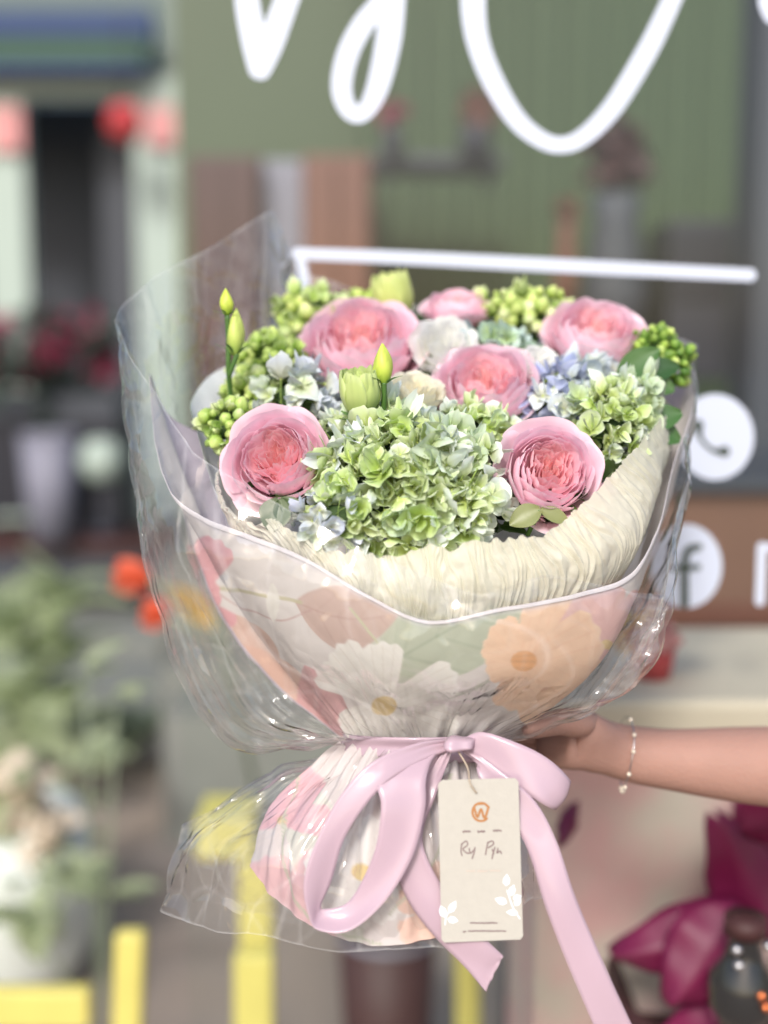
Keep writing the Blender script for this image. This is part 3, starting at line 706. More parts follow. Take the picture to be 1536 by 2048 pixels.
# --- foot of the sheet below the tie
fcols = [[(690, .93), ], ]
F_ = [
 [(692, 1480, .935), (640, 1520, .925), (545, 1610, .925), (500, 1720, .935)],
 [(705, 1480, .92), (650, 1540, .905), (560, 1660, .895), (545, 1795, .895)],
 [(740, 1480, .90), (690, 1560, .88), (630, 1700, .865), (640, 1862, .865)],
 [(800, 1480, .889), (770, 1570, .87), (750, 1720, .85), (760, 1893, .85)],
 [(870, 1480, .887), (870, 1570, .87), (880, 1720, .855), (890, 1868, .855)],
 [(950, 1480, .897), (960, 1570, .885), (990, 1690, .88), (1010, 1800, .89)],
 [(1000, 1480, .925), (1020, 1570, .925), (1050, 1660, .935), (1060, 1740, .945)],
 [(960, 1480, .965), (970, 1570, .98), (990, 1660, 1.0), (1000, 1730, 1.02)],
 [(850, 1480, .975), (850, 1570, 1.0), (850, 1680, 1.03), (850, 1770, 1.05)],
 [(740, 1480, .965), (700, 1570, .99), (650, 1680, 1.01), (620, 1760, 1.03)]]
NU2, NV2 = 360, 110
W4 = loft(F_, NU2, NV2, True); Wq = P(W4[..., 0], W4[..., 1], W4[..., 2]); n4 = gnorm(Wq, True)
tt = np.linspace(0, 1, NV2)[:, None]; ss = np.linspace(0, 2 * math.pi, NU2, endpoint=False)[None, :]
Wq = Wq + n4 * ((np.sin(ss * 17 + 1.5 * np.sin(ss * 3)) * .6 + np.sin(ss * 31) * .4) * (.0042 * (1 - .75 * tt) + .0006))[..., None]
Wq = crease(Wq, .002, 22, 9.0, n4)
g = G(); g.add(Wq.reshape(-1, 3), gridf(NU2, NV2, True), (print_foot(W4[..., 0], W4[..., 1]) * .52 + lin((228, 220, 218)) * .34).reshape(-1, 3)); obj('foot_sheet', g, M['paper'], wrap)

# --- pale inner sheet
I_ = [(450, 735, 1.05, 720, .955, -10, 20, 0), (383, 800, .99, 712, .945, -30, 40, 0), (396, 885, .94, 715, .94, -30, 30, 0), (424, 975, .915, 722, .93, -20, 15, 0), (486, 1060, .90, 735, .925, -10, 10, 0),
      (640, 1150, .885, 770, .912, 0, 0, 0), (860, 1262, .872, 850, .905, 0, 0, 0), (1130, 1215, .892, 930, .912, 20, 10, 0), (1272, 1110, .93, 970, .925, 60, 30, 0), (1318, 960, .98, 985, .935, 60, 30, 0), (1338, 850, 1.05, 980, .945, 40, 20, 0),
      (1200, 740, 1.12, 940, .96, 0, 0, 0), (900, 710, 1.14, 870, .968, 0, 0, 0), (600, 720, 1.12, 760, .965, 0, 0, 0)]
W5 = loft(wrapcols(I_), 260, 60, True); Wi = P(W5[..., 0], W5[..., 1], W5[..., 2]); n5 = gnorm(Wi, True); Wi = crease(Wi, .0018, 24, 17.0, n5)
g = G(); g.add(Wi.reshape(-1, 3), gridf(260, 60, True)); tag(obj('inner_sheet', g, M['inner_paper']), 'pale bluish white inner sheet showing behind the left roses', 'wrapping paper')

# --- gathered cream tissue collar
T_ = [[(432, 955, .905), (440, 1010, .90), (520, 1160, .90)], [(475, 1035, .875), (520, 1088, .87), (580, 1200, .88)], [(560, 1055, .858), (605, 1115, .85), (640, 1230, .875)],
      [(650, 1098, .848), (685, 1165, .842), (720, 1290, .87)], [(750, 1106, .84), (775, 1200, .834), (790, 1330, .865)], [(850, 1096, .835), (862, 1205, .829), (860, 1340, .862)],
      [(950, 1088, .835), (965, 1190, .829), (940, 1330, .862)], [(1050, 1078, .842), (1085, 1170, .84), (1020, 1310, .87)], [(1130, 1040, .853), (1195, 1140, .853), (1110, 1290, .885)],
      [(1195, 980, .872), (1275, 1075, .88), (1190, 1240, .91)], [(1258, 908, .902), (1310, 995, .915), (1240, 1150, .94)], [(1314, 850, .95), (1328, 935, .96), (1250, 1080, .97)],
      [(1335, 800, 1.02), (1330, 880, 1.02), (1240, 1050, 1.0)], [(1200, 740, 1.12), (1200, 850, 1.11), (1100, 1050, 1.05)], [(900, 720, 1.14), (880, 850, 1.12), (880, 1050, 1.07)],
      [(600, 740, 1.12), (620, 880, 1.10), (700, 1080, 1.04)], [(480, 850, 1.03), (490, 930, 1.02), (600, 1100, 1.0)]]
NU6, NV6 = 1700, 50
T_ = [[c[0], (c[1][0], c[1][1], c[1][2] + .010), (c[2][0], c[2][1], c[2][2] + .018)] for c in T_]
W6 = loft(T_, NU6, NV6, True); Wt = P(W6[..., 0], W6[..., 1], W6[..., 2]); n6 = gnorm(Wt, True)
s = np.linspace(0, 1, NU6, endpoint=False); ph = s * 2 * math.pi
def saw(x): return np.abs((x % 1) * 2 - 1) * 2 - 1
def n1(x, seed):                                     # 1-D value noise, periodic enough for a closed ring
    r_ = np.random.default_rng(seed).uniform(-1, 1, 4096); i = np.floor(x).astype(int); f = x - i; f = f * f * (3 - 2 * f); return r_[i % 4096] * (1 - f) + r_[(i + 1) % 4096] * f
for j, t in enumerate(np.linspace(0, 1, NV6)):
    drift = 1.2 * n1(s * 40 + t * 2.2, 1) + .6 * n1(s * 90 - t * 3, 2)
    f1 = saw(s * 96 + drift + .25 * t); f2 = saw(s * 213 + 1.7 * drift - .6 * t); f3 = saw(s * 41 + .8 * drift)
    g1 = smooth(-.5, .4, n1(s * 30 + t * 1.5, 3)); g2 = smooth(-.3, .6, n1(s * 55 - t * 2.5, 4))
    a = .0016 * f1 * g1 + .0012 * f2 * g2 * (1 - .3 * t) + .0010 * f3 + .0010 * n1(s * 60, 7)
    a *= (.5 + .4 * math.cos((t - .35) * 2.2)) * (1 - .35 * smooth(.46, .56, s) * smooth(.8, .7, s))
    Wt[j] += n6[j] * a[:, None]
    up = (.0022 * n1(s * 130, 5) + .0030 * n1(s * 37, 6)) * (1 - t) ** 3
    Wt[j] += np.array(D(0, 1, .2)) * up[:, None]
Wt = crease(Wt, .0008, 95, 31.0, n6)
g = G(); g.add(Wt.reshape(-1, 3), gridf(NU6, NV6, True))
tag(obj('tissue_collar', g, M['tissue']), 'gathered cream tissue paper collar under the flower heads', 'tissue paper')

# --- clear film
CU = [[(228, 640, .97), (255, 880, .94), (290, 1160, .90), (425, 1480, .90), (690, 1485, .93)],
 [(380, 900, .88), (345, 1080, .86), (420, 1250, .86), (540, 1430, .87), (718, 1485, .90)],
 [(560, 1010, .838), (560, 1150, .826), (600, 1290, .836), (670, 1410, .868), (768, 1485, .886)],
 [(760, 1115, .815), (770, 1220, .808), (780, 1330, .822), (800, 1420, .858), (830, 1485, .878)],
 [(960, 1190, .812), (950, 1260, .808), (930, 1350, .824), (910, 1420, .858), (890, 1485, .878)],
 [(1095, 1150, .82), (1110, 1250, .82), (1090, 1350, .835), (1020, 1420, .868), (950, 1485, .888)],
 [(1325, 1190, .86), (1332, 1240, .855), (1270, 1380, .87), (1130, 1445, .89), (1000, 1485, .915)],
 [(1388, 860, .97), (1374, 1000, .94), (1330, 1180, .91), (1200, 1400, .92), (1020, 1485, .94)],
 [(1396, 690, 1.08), (1372, 900, 1.05), (1300, 1150, 1.0), (1130, 1400, .97), (990, 1485, .96)],
 [(1150, 620, 1.17), (1120, 800, 1.14), (1050, 1100, 1.08), (950, 1350, 1.01), (920, 1485, .985)],
 [(850, 620, 1.18), (840, 800, 1.16), (830, 1100, 1.09), (830, 1350, 1.01), (830, 1485, .985)],
 [(610, 545, 1.15), (620, 760, 1.13), (660, 1050, 1.08), (730, 1350, 1.0), (770, 1485, .975)],
 [(540, 422, 1.1), (530, 700, 1.08), (570, 1050, 1.03), (670, 1350, .98), (720, 1485, .965)],
 [(440, 485, 1.06), (420, 750, 1.05), (450, 1100, 1.0), (580, 1380, .96), (700, 1485, .955)],
 [(303, 556, 1.02), (325, 800, 1.0), (370, 1120, .95), (510, 1420, .94), (690, 1485, .945)]]
def loft_sharp(cols, nu, nv, k=.75):
    cols = np.asarray(cols, float); a = np.stack([crom(c, nv) for c in cols]); m = a.shape[-1]
    sm = crom(a.reshape(len(cols), -1), nu, True).reshape(nu, nv, m)
    t = np.linspace(0, len(cols), nu, endpoint=False); i = np.floor(t).astype(int); f = (t - i)[:, None, None]
    ln = a[i % len(cols)] * (1 - f) + a[(i + 1) % len(cols)] * f
    return (ln * k + sm * (1 - k)).transpose(1, 0, 2)
def film(cols, nu, nv, seed, amp, neck_first=False, wr=.004):
    W = loft_sharp(cols, nu, nv); X = P(W[..., 0], W[..., 1], W[..., 2]); n_ = gnorm(X, True)
    t = np.linspace(0, 1, nv)[:, None]
    if neck_first: t = 1 - t
    s = np.linspace(0, 1, nu, endpoint=False)[None, :]; rad = np.zeros((nv, nu)); hz = np.zeros((nv, nu))
    for k, (fq, a) in enumerate(((7, 1.0), (15, .8), (33, .55), (67, .35), (120, .2))):
        for j in range(nv):
            tj = float(t[j, 0]); x = s[0] * fq + .5 * n1(s[0] * fq * .6 + tj * 1.3, int(seed) + k) + .1 * tj
            q = saw(x); gate = smooth(-.6, .5, n1(s[0] * fq * .5 + tj * 2.5, int(seed) + 20 + k)) * (1 if k < 2 else float(smooth(.25, .9, np.array(tj))))
            rad[j] += a * q * gate
            hz[j] += a * smooth(.88, 1, q) * gate * (.10 if k < 4 else .05) + a * smooth(.90, 1, -q) * gate * .05
    X = X + n_ * (wr * rad)[..., None]
    # stiff crumple facets
    for j in range(nv):
        for i in range(nu):
            p = Vector(X[j, i] * 21 + seed); d_, _ = mnoise.voronoi(p + mnoise.noise_vector(p * .7) * .5)
            e_ = d_[1] - d_[0]; X[j, i] += n_[j, i] * amp * (d_[0] * 1.6 - .6); hz[j, i] += .10 * max(0, 1 - e_ / .07) * (.3 + .7 * abs(mnoise.noise(p * .4)))
    hz[0] += .13 if not neck_first else 0; hz[-1] += .16 if neck_first else 0
    return X, np.clip(np.repeat(hz[..., None], 3, -1), 0, .5)
cello = empty('clear_film_wrap', tuple(P(850, NY, .93)), 'crinkled clear cellophane sleeve round the whole bouquet', 'cellophane')
X, HZ = film(CU, 760, 120, 41.0, .0055, wr=.0024)
g = G(); g.add(X.reshape(-1, 3), gridf(760, 120, True), HZ.reshape(-1, 3)); o = obj('sleeve', g, M['cello'], cello)
# fold of film sticking out at the right
g = G(); K_ = [[(1300, 1185, .865), (1270, 1250, .86), (1210, 1350, .868), (1150, 1430, .885)], [(1338, 1215, .85), (1300, 1290, .848), (1262, 1345, .856), (1190, 1425, .88)], [(1330, 1240, .862), (1318, 1300, .858), (1258, 1392, .866), (1150, 1440, .89)], [(1290, 1260, .875), (1275, 1310, .873), (1240, 1380, .876), (1140, 1440, .895)]]
W = loft(K_, 40, 60); X = P(W[..., 0], W[..., 1], W[..., 2]); X = crease(X, .005, 45, 2.2, gnorm(X)); g.add(X.reshape(-1, 3), gridf(40, 60), (.05, .05, .05)); obj('fold', g, M['cello'], cello)
CL = [[(692, 1490, .93), (560, 1560, .92), (400, 1660, .92), (322, 1825, .93)],
 [(735, 1490, .90), (620, 1610, .88), (500, 1750, .87), (470, 1872, .88)],
 [(800, 1490, .882), (740, 1620, .862), (690, 1780, .845), (680, 1905, .85)],
 [(870, 1490, .88), (860, 1620, .862), (880, 1780, .848), (900, 1900, .85)],
 [(945, 1490, .89), (980, 1600, .885), (1060, 1700, .89), (1085, 1800, .90)],
 [(1000, 1490, .925), (1040, 1600, .95), (1100, 1700, .96), (1120, 1780, .97)],
 [(920, 1490, .975), (920, 1600, 1.01), (940, 1700, 1.05), (960, 1820, 1.07)],
 [(780, 1490, .98), (740, 1600, 1.01), (700, 1700, 1.05), (650, 1850, 1.07)],
 [(700, 1490, .955), (600, 1600, .98), (510, 1700, 1.0), (420, 1800, 1.0)],
 [(690, 1490, .945), (520, 1560, .95), (425, 1610, .95), (365, 1650, .95)]]
X, HZ = film(CL, 620, 90, 57.0, .007, True, wr=.0032)
g = G(); g.add(X.reshape(-1, 3), gridf(620, 90, True), HZ.reshape(-1, 3)); obj('skirt', g, M['cello'], cello)
# ============================================================ FLOWERS
def depth_at(px, py):
    return .853 + max(0, 1010 - py) / 400 * .235
def frame_rot(nrm, roll=0):
    """rotation that takes local +Z to the given world direction"""
    q = Vector(nrm).to_track_quat('Z', 'Y'); return q @ Quaternion((0, 0, 1), roll)
def rose_petals(rng, cols, rings, jitter=1.0):
    """returns list of (verts, colours) per petal, bowl radius 1, opening towards +Z"""
    out = []; qa = rng.uniform(0, 6)
    for (n, r0, zt, zb, span, flare, lip, ruf, ph0, cmix) in rings:
        for k in range(n):
            phi = ph0 + 2 * math.pi * k / n + rng.uniform(-.12, .12) * jitter
            rr = r0 * rng.uniform(.95, 1.05); z1 = zt + rng.uniform(-.035, .035) * jitter
            sp = span * rng.uniform(.9, 1.12); tw = rng.uniform(.03, .09)
            nu, nv = 15, 13
            u = np.linspace(-1, 1, nu)[None, :]; v = np.linspace(0, 1, nv)[:, None]
            wv = .35 + .65 * smooth(0, .55, v)
            ang = phi + u * sp * wv
            edge = 1 - .26 * np.abs(u) ** 2.6 * v            # rounded top corners
            tip = .06 * np.exp(-(u / .22) ** 2) * rng.uniform(-.3, 1.0)     # small point or notch
            hh = v * edge + tip * v ** 4
            z = zb + (z1 - zb) * hh
            bowl = np.sin(np.clip(v, 0, 1) * math.pi / 2 * 1.06) ** .62
            r = rr * (.12 + .88 * bowl)
            r = r + flare * smooth(.45, 1, v) * rr + tw * u * rr * smooth(.2, 1, v) * (1 if rng.random() < .85 else -1)
            r = r + lip * smooth(.82, 1, v) ** 2 * (1 + .4 * np.sin(u * 3 + k))
            ru = ruf * np.sin(u * rng.uniform(5, 9) + rng.uniform(0, 6)) * smooth(.5, 1, v)
            ru2 = ruf * .5 * np.sin(u * rng.uniform(13, 18) + rng.uniform(0, 6)) * smooth(.8, 1, v)
            r = r + ru + ru2; z = z + (ru * .5) - abs(lip) * .5 * smooth(.88, 1, v) * (lip > .02)
            if rr < .8:                                  # the heart is quartered, not round
                kq = smooth(.85, .3, np.array(rr)); r = r * (1 + kq * (.17 * np.sin(4 * ang + qa) + .10 * np.sin(7 * ang + 9 * rr + qa)))
            sh = .22 * max(0, .9 - rr) * smooth(.2, 1, v)
            P3 = np.stack([r * np.cos(ang), r * np.sin(ang) + sh, z + 0 * ang], -1)
            base, edgec, deep = cols[cmix]
            e = smooth(.80, 1.0, v + 0 * u) * .55 + smooth(.8, 1, np.abs(u) + 0 * v) * .25
            c = lin(base) * np.ones((nv, nu, 3)); c = over(c, np.clip(e, 0, 1), lin(edgec)); c = over(c, smooth(.62, .15, v + 0 * u) * .8, lin(deep))
            c = c * (1 + .05 * np.sin(u * 31 + rng.uniform(0, 6)) * (v * .7))[..., None] * rng.uniform(.95, 1.04)
            out.append((P3.reshape(-1, 3), c.reshape(-1, 3), nu, nv))
    return out
PINK = {0: ((254, 220, 232), (254, 234, 242), (253, 208, 222)), 1: ((254, 216, 228), (254, 232, 240), (252, 196, 210)), 2: ((254, 206, 214), (254, 226, 230), (248, 174, 182)), 3: ((253, 194, 196), (254, 216, 214), (244, 154, 152))}
WHITE = {k: ((250, 250, 246), (253, 253, 252), (236, 240, 224)) for k in range(4)}
CREAM = {0: ((240, 236, 216), (248, 246, 236), (214, 222, 170)), 1: ((242, 238, 218), (250, 248, 238), (226, 226, 180)), 2: ((244, 238, 214), (250, 246, 234), (232, 226, 180)), 3: ((240, 232, 200), (250, 246, 230), (226, 216, 160))}
GREENW = {k: ((206, 222, 142), (226, 236, 178), (160, 190, 92)) for k in range(4)}
def rose_rings(rng, full=1.0, openness=1.0):
    rings = [(5, 1.16, .34, -.80, .76, .13 * openness, .08, .022, rng.uniform(0, 6), 0),
             (5, 1.10, .50, -.78, .74, .03 * openness, .05, .018, rng.uniform(0, 6), 0),
             (5, 1.04, .62, -.74, .74, -.04, .015, .014, rng.uniform(0, 6), 0),
             (5, .98, .68, -.70, .70, -.10, -.02, .012, rng.uniform(0, 6), 1),
             (6, .88, .66, -.60, .60, -.12, -.02, .012, rng.uniform(0, 6), 1)]
    r = .78; z = .62; k = 0
    while r > .09:
        n = max(3, int(round(1.8 + 5.6 * r)))
        rings.append((n, r, z + rng.uniform(-.025, .025), -.3, 3.6 / n * .62 + .16, -.05, rng.uniform(-.025, .015), .013 + .016 * (1 - r), rng.uniform(0, 6), 1 if r > .6 else (2 if r > .28 else 3)))
        r -= .094; z -= .016 if r > .5 else .030; k += 1
    return rings
def make_rose(name, label, cat, px, py, diam, face, seed, cols=PINK, group=None, dd=0.0, openness=1.0, squash=1.0, drops=0, rings=None, roll=0, calyx=True):
    rng = np.random.default_rng(seed); d = depth_at(px, py) + dd
    rad = diam / 2 / F * d / 1.24
    nrm = D(*face); z = np.array(nrm); x = np.array(D(1, 0, 0)); x = x - z * x.dot(z); x /= np.linalg.norm(x); y = np.cross(z, x); q = Matrix(np.stack([x, y, z], 1).tolist()).to_quaternion()
    c = P(px, py, d) - np.array(nrm) * rad * .15
    root = empty(name, tuple(c), label, cat, group, q)
    pets = rose_petals(rng, cols, rings or rose_rings(rng, 1, openness))
    heart = G(); allv = []
    S = np.array([rad, rad, rad * squash])
    for k, (v, cl, nu, nv) in enumerate(pets):
        v = v * S
        if k < 17 and rings is None or (rings is not None and k < 6):
            g = G(); g.add(v, gridf(nu, nv), cl); o = link('petal', g.mesh('petal'), M['petal'], root)
            sm = o.modifiers.new('smooth', 'SUBSURF'); sm.levels = 1; sm.render_levels = 1
        else: heart.add(v, gridf(nu, nv), cl)
        allv.append((v, nu, nv))
    o = link('petal_heart', heart.mesh('petal_heart'), M['petal'], root)
    if calyx:
        g = G(); v, f = lathe([(0, -.95), (.2, -.9), (.32, -.75), (.3, -.6), (.0, -.5)], 14); g.add(v * rad, f, lin((96, 128, 66)))
        for k in range(5):
            th = k * 1.2566; petal_leaf(g, (0.2 * rad * math.cos(th), .2 * rad * math.sin(th), -.75 * rad), (math.cos(th), math.sin(th), .0), (0, 0, 1), rad * .9, rad * .16, -.2, c=lin((104, 138, 72)))
        link('calyx', g.mesh('calyx'), M['leaf'], root)
    gs = G(); v, f = tube(np.array([(0, 0, -.7 * rad), (0, 0, -1.4 * rad), (0, 0, -2.2 * rad)]), .0022, 8); gs.add(v, f); link('stem', gs.mesh('stem'), M['stem'], root)
    if drops:
        g = G(); cand = []
        for (v, nu, nv) in allv[6:30]:
            vv = v.reshape(nv, nu, 3); n_ = gnorm(vv)
            for _ in range(30):
                j, i = rng.integers(6, nv - 1), rng.integers(2, nu - 2); cand.append((vv[j, i], n_[j, i], (vv[j, i + 1] - vv[j, i])))
        vs = np.array([0, 0, 1.0])
        view = np.array(q.inverted() @ D(0, .1, 1))
        pick = rng.permutation(len(cand))[:drops]
        for k in pick:
            p, n_, _ = cand[k]
            if n_.dot(view) < 0: n_ = -n_
            s = rng.choice([.00028, .0004, .0006, .0009], p=[.45, .3, .17, .08]) 
            vv, ff = lathe([(.001, .7), (.5, .55), (.85, .25), (1, 0)], 10); Q = np.array(Vector(n_).to_track_quat('Z', 'Y').to_matrix())
            g.add((vv * s) @ Q.T + p, ff)
        o = link('water_drops', g.mesh('water_drops'), M['drop'], root); o['kind'] = 'stuff'
    return root
M['drop'] = clear_mat('drop', (.96, .95, .96), 1.6, .02, 2.2, haze=.05)
RG = 'pink garden roses of the bouquet'
make_rose('garden_rose', 'pink garden rose at the lower left rim, dewy petals, salmon heart', 'rose', 556, 925, 212, (-.16, .30, 1), 11, group=RG, drops=90)
make_rose('garden_rose', 'pink garden rose at the lower right above the tissue collar', 'rose', 1098, 950, 208, (.12, .30, 1), 23, group=RG, drops=60, roll=1)
make_rose('garden_rose', 'pink garden rose in the middle, left of the violet blue florets', 'rose', 972, 780, 210, (-.08, .75, 1), 35, squash=1.1, group=RG, drops=80, roll=2)
make_rose('garden_rose', 'largest pink rose, behind the two green buds at upper left', 'rose', 722, 700, 240, (-.05, .8, 1), 47, squash=1.12, group=RG, drops=20, roll=.5)
make_rose('garden_rose', 'wide open pink rose at the upper right beside the dark green buds', 'rose', 1190, 680, 196, (.1, .95, 1), 59, squash=1.1, group=RG, openness=1.3)
make_rose('garden_rose', 'small pale pink rose at the very back, left of the green bud cluster', 'rose', 915, 618, 128, (-.1, 1.9, 1), 61, group=RG, openness=1.2)
def lis_rings(rng):
    r = []
    for k, (rr, zt) in enumerate(((1.08, .40), (.96, .55), (.76, .60), (.56, .60), (.36, .56), (.2, .5))):
        r.append((6 if rr > .5 else 4, rr, zt, -.7, .62 if rr > .5 else .8, .05 if k < 2 else 0, .05 if k < 2 else .01, .03, rng.uniform(0, 6), min(3, k // 2)))
    return r
for i, (px, py, dm, fc, cl, lb) in enumerate(((888, 698, 146, (0, .5, 1), WHITE, 'ruffled pure white bloom between the two back pink roses'), (832, 788, 128, (.2, 1.1, 1), CREAM, 'creamy white bloom just right of the slim green bud'), (1076, 728, 92, (.2, .7, 1), WHITE, 'small bluish white bloom above the middle rose at right'))):
    rg = np.random.default_rng(80 + i)
    make_rose('lisianthus', lb, 'lisianthus', px, py, dm, fc, 70 + i, cols=cl, group='white ruffled blooms', rings=lis_rings(rg), dd=-.02)

# --- hydrangea florets
def floret_mesh(seed, cup, inner=(176, 200, 100), outer=(206, 222, 190), npet=4, wid=.62):
    rng = np.random.default_rng(seed); g = G()
    def sepal(th, L, Wd, cu, fold, base=0.0, nu=7, nv=8):
        u = np.linspace(-1, 1, nu)[None, :]; v = np.linspace(0, 1, nv)[:, None]
        w = Wd * np.sin(np.pi * np.clip(v, 0, 1) ** .8 * .95 + .03) ** .7
        x = .04 + L * v * (1 - .08 * np.abs(u) ** 2) + 0 * u; y = u * w
        ph1, ph2 = rng.uniform(0, 6, 2)
        z = cu * v ** 1.4 + fold * np.abs(u) ** 1.3 * w + (.07 * np.sin(v * 6 + ph1) + .06 * np.sin(v * 11 + ph2)) * np.abs(u) ** 2 * np.sign(u) - .30 * (.9 - cu) * v ** 4 + rng.uniform(-.15, .15) * v * u
        x = x - .22 * cu * v * v
        ca, sa = math.cos(th), math.sin(th)
        Pp = np.stack([x * ca - y * sa, x * sa + y * ca, z + base + 0 * u], -1)
        k_ = rng.uniform(.9, 1.06); c = lin(inner) * k_ * np.ones((nv, nu, 3)); e = smooth(.2, 1.05, v + .3 * np.abs(u)); c = over(c, e * .8, lin(outer))
        c = over(c, np.maximum(smooth(.85, 1, v + 0 * u), smooth(.9, 1, np.abs(u) + 0 * v)) * .4, lin((236, 240, 224)))
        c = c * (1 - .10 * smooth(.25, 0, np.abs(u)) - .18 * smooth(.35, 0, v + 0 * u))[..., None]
        g.add(Pp.reshape(-1, 3), gridf(nu, nv), c.reshape(-1, 3))
    for k in range(npet):
        sepal(k * 2 * math.pi / npet + rng.uniform(-.25, .25), rng.uniform(.8, 1.15), wid * rng.uniform(.8, 1.1), cup + rng.uniform(-.4, .4), rng.uniform(.1, .6), .03 * k)
    for k in range(2):
        sepal(rng.uniform(0, 6.28), rng.uniform(.35, .6), wid * rng.uniform(.4, .6), 1.2, .5, .12)
    v, f = lathe([(0, -.12), (.07, -.05), (.10, .06), (.07, .13), (0, .16)], 8); g.add(v, f, lin((196, 212, 120)))
    v, f = tube(np.array([(0, 0, -.05), (.05, 0, -.7), (.0, .1, -1.5)]), .035, 5); g.add(v, f, lin((150, 176, 90)))
    me = g.mesh('floret'); me.materials.append(M['floret']); return me
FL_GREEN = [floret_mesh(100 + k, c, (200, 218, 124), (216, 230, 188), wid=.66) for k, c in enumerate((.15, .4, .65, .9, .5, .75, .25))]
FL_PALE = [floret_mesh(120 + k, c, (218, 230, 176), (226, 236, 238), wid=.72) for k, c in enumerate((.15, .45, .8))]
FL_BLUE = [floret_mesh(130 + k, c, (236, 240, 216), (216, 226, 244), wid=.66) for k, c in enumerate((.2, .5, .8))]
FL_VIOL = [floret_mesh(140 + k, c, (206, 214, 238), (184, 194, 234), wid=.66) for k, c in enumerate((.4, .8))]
def bud_mesh(seed, lobes=4, tipc=(210, 222, 140), basec=(156, 182, 84), elong=1.0):
    rng = np.random.default_rng(seed); nu, nv = 16, 9; g = G()
    a = np.linspace(0, 2 * math.pi, nu, endpoint=False)[None, :]; v = np.linspace(0, 1, nv)[:, None]
    r = np.sin(math.pi * (v * .97 + .02)) ** .75 * (1 - .10 * (.5 + .5 * np.cos(lobes * a + rng.uniform(0, 6))) ** 3 * smooth(.1, .9, v))
    r = r * (.9 + .2 * smooth(.6, .2, v))
    z = (v * 2 - 1) * elong + 0 * a
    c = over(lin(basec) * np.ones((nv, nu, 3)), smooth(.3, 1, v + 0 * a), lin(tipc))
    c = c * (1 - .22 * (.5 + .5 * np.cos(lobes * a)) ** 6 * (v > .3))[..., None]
    g.add(np.stack([r * np.cos(a), r * np.sin(a), z], -1).reshape(-1, 3), gridf(nu, nv, True) + [tuple(range((nv - 1) * nu, nv * nu))], c.reshape(-1, 3))
    vv, ff = tube(np.array([(0, 0, -.9 * elong), (.1, 0, -2.2), (0, .1, -3.6)]), .16, 5); g.add(vv, ff, lin((128, 160, 70)))
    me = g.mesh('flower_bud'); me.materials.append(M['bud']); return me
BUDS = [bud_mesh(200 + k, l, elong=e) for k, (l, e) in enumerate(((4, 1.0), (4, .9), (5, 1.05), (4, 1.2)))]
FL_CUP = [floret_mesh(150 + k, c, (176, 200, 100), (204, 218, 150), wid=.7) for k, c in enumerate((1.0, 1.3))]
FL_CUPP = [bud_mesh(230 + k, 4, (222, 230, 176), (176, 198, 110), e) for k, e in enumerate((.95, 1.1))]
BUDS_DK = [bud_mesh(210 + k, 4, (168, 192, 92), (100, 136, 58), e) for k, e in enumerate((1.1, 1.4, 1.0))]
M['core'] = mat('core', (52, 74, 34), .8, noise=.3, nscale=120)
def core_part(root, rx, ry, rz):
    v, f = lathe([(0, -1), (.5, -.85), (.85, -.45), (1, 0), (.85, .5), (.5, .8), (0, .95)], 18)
    g = G(); g.add(v * np.array([rx, ry, rz]), f); o = link('core', g.mesh('core'), M['core'], root); return o
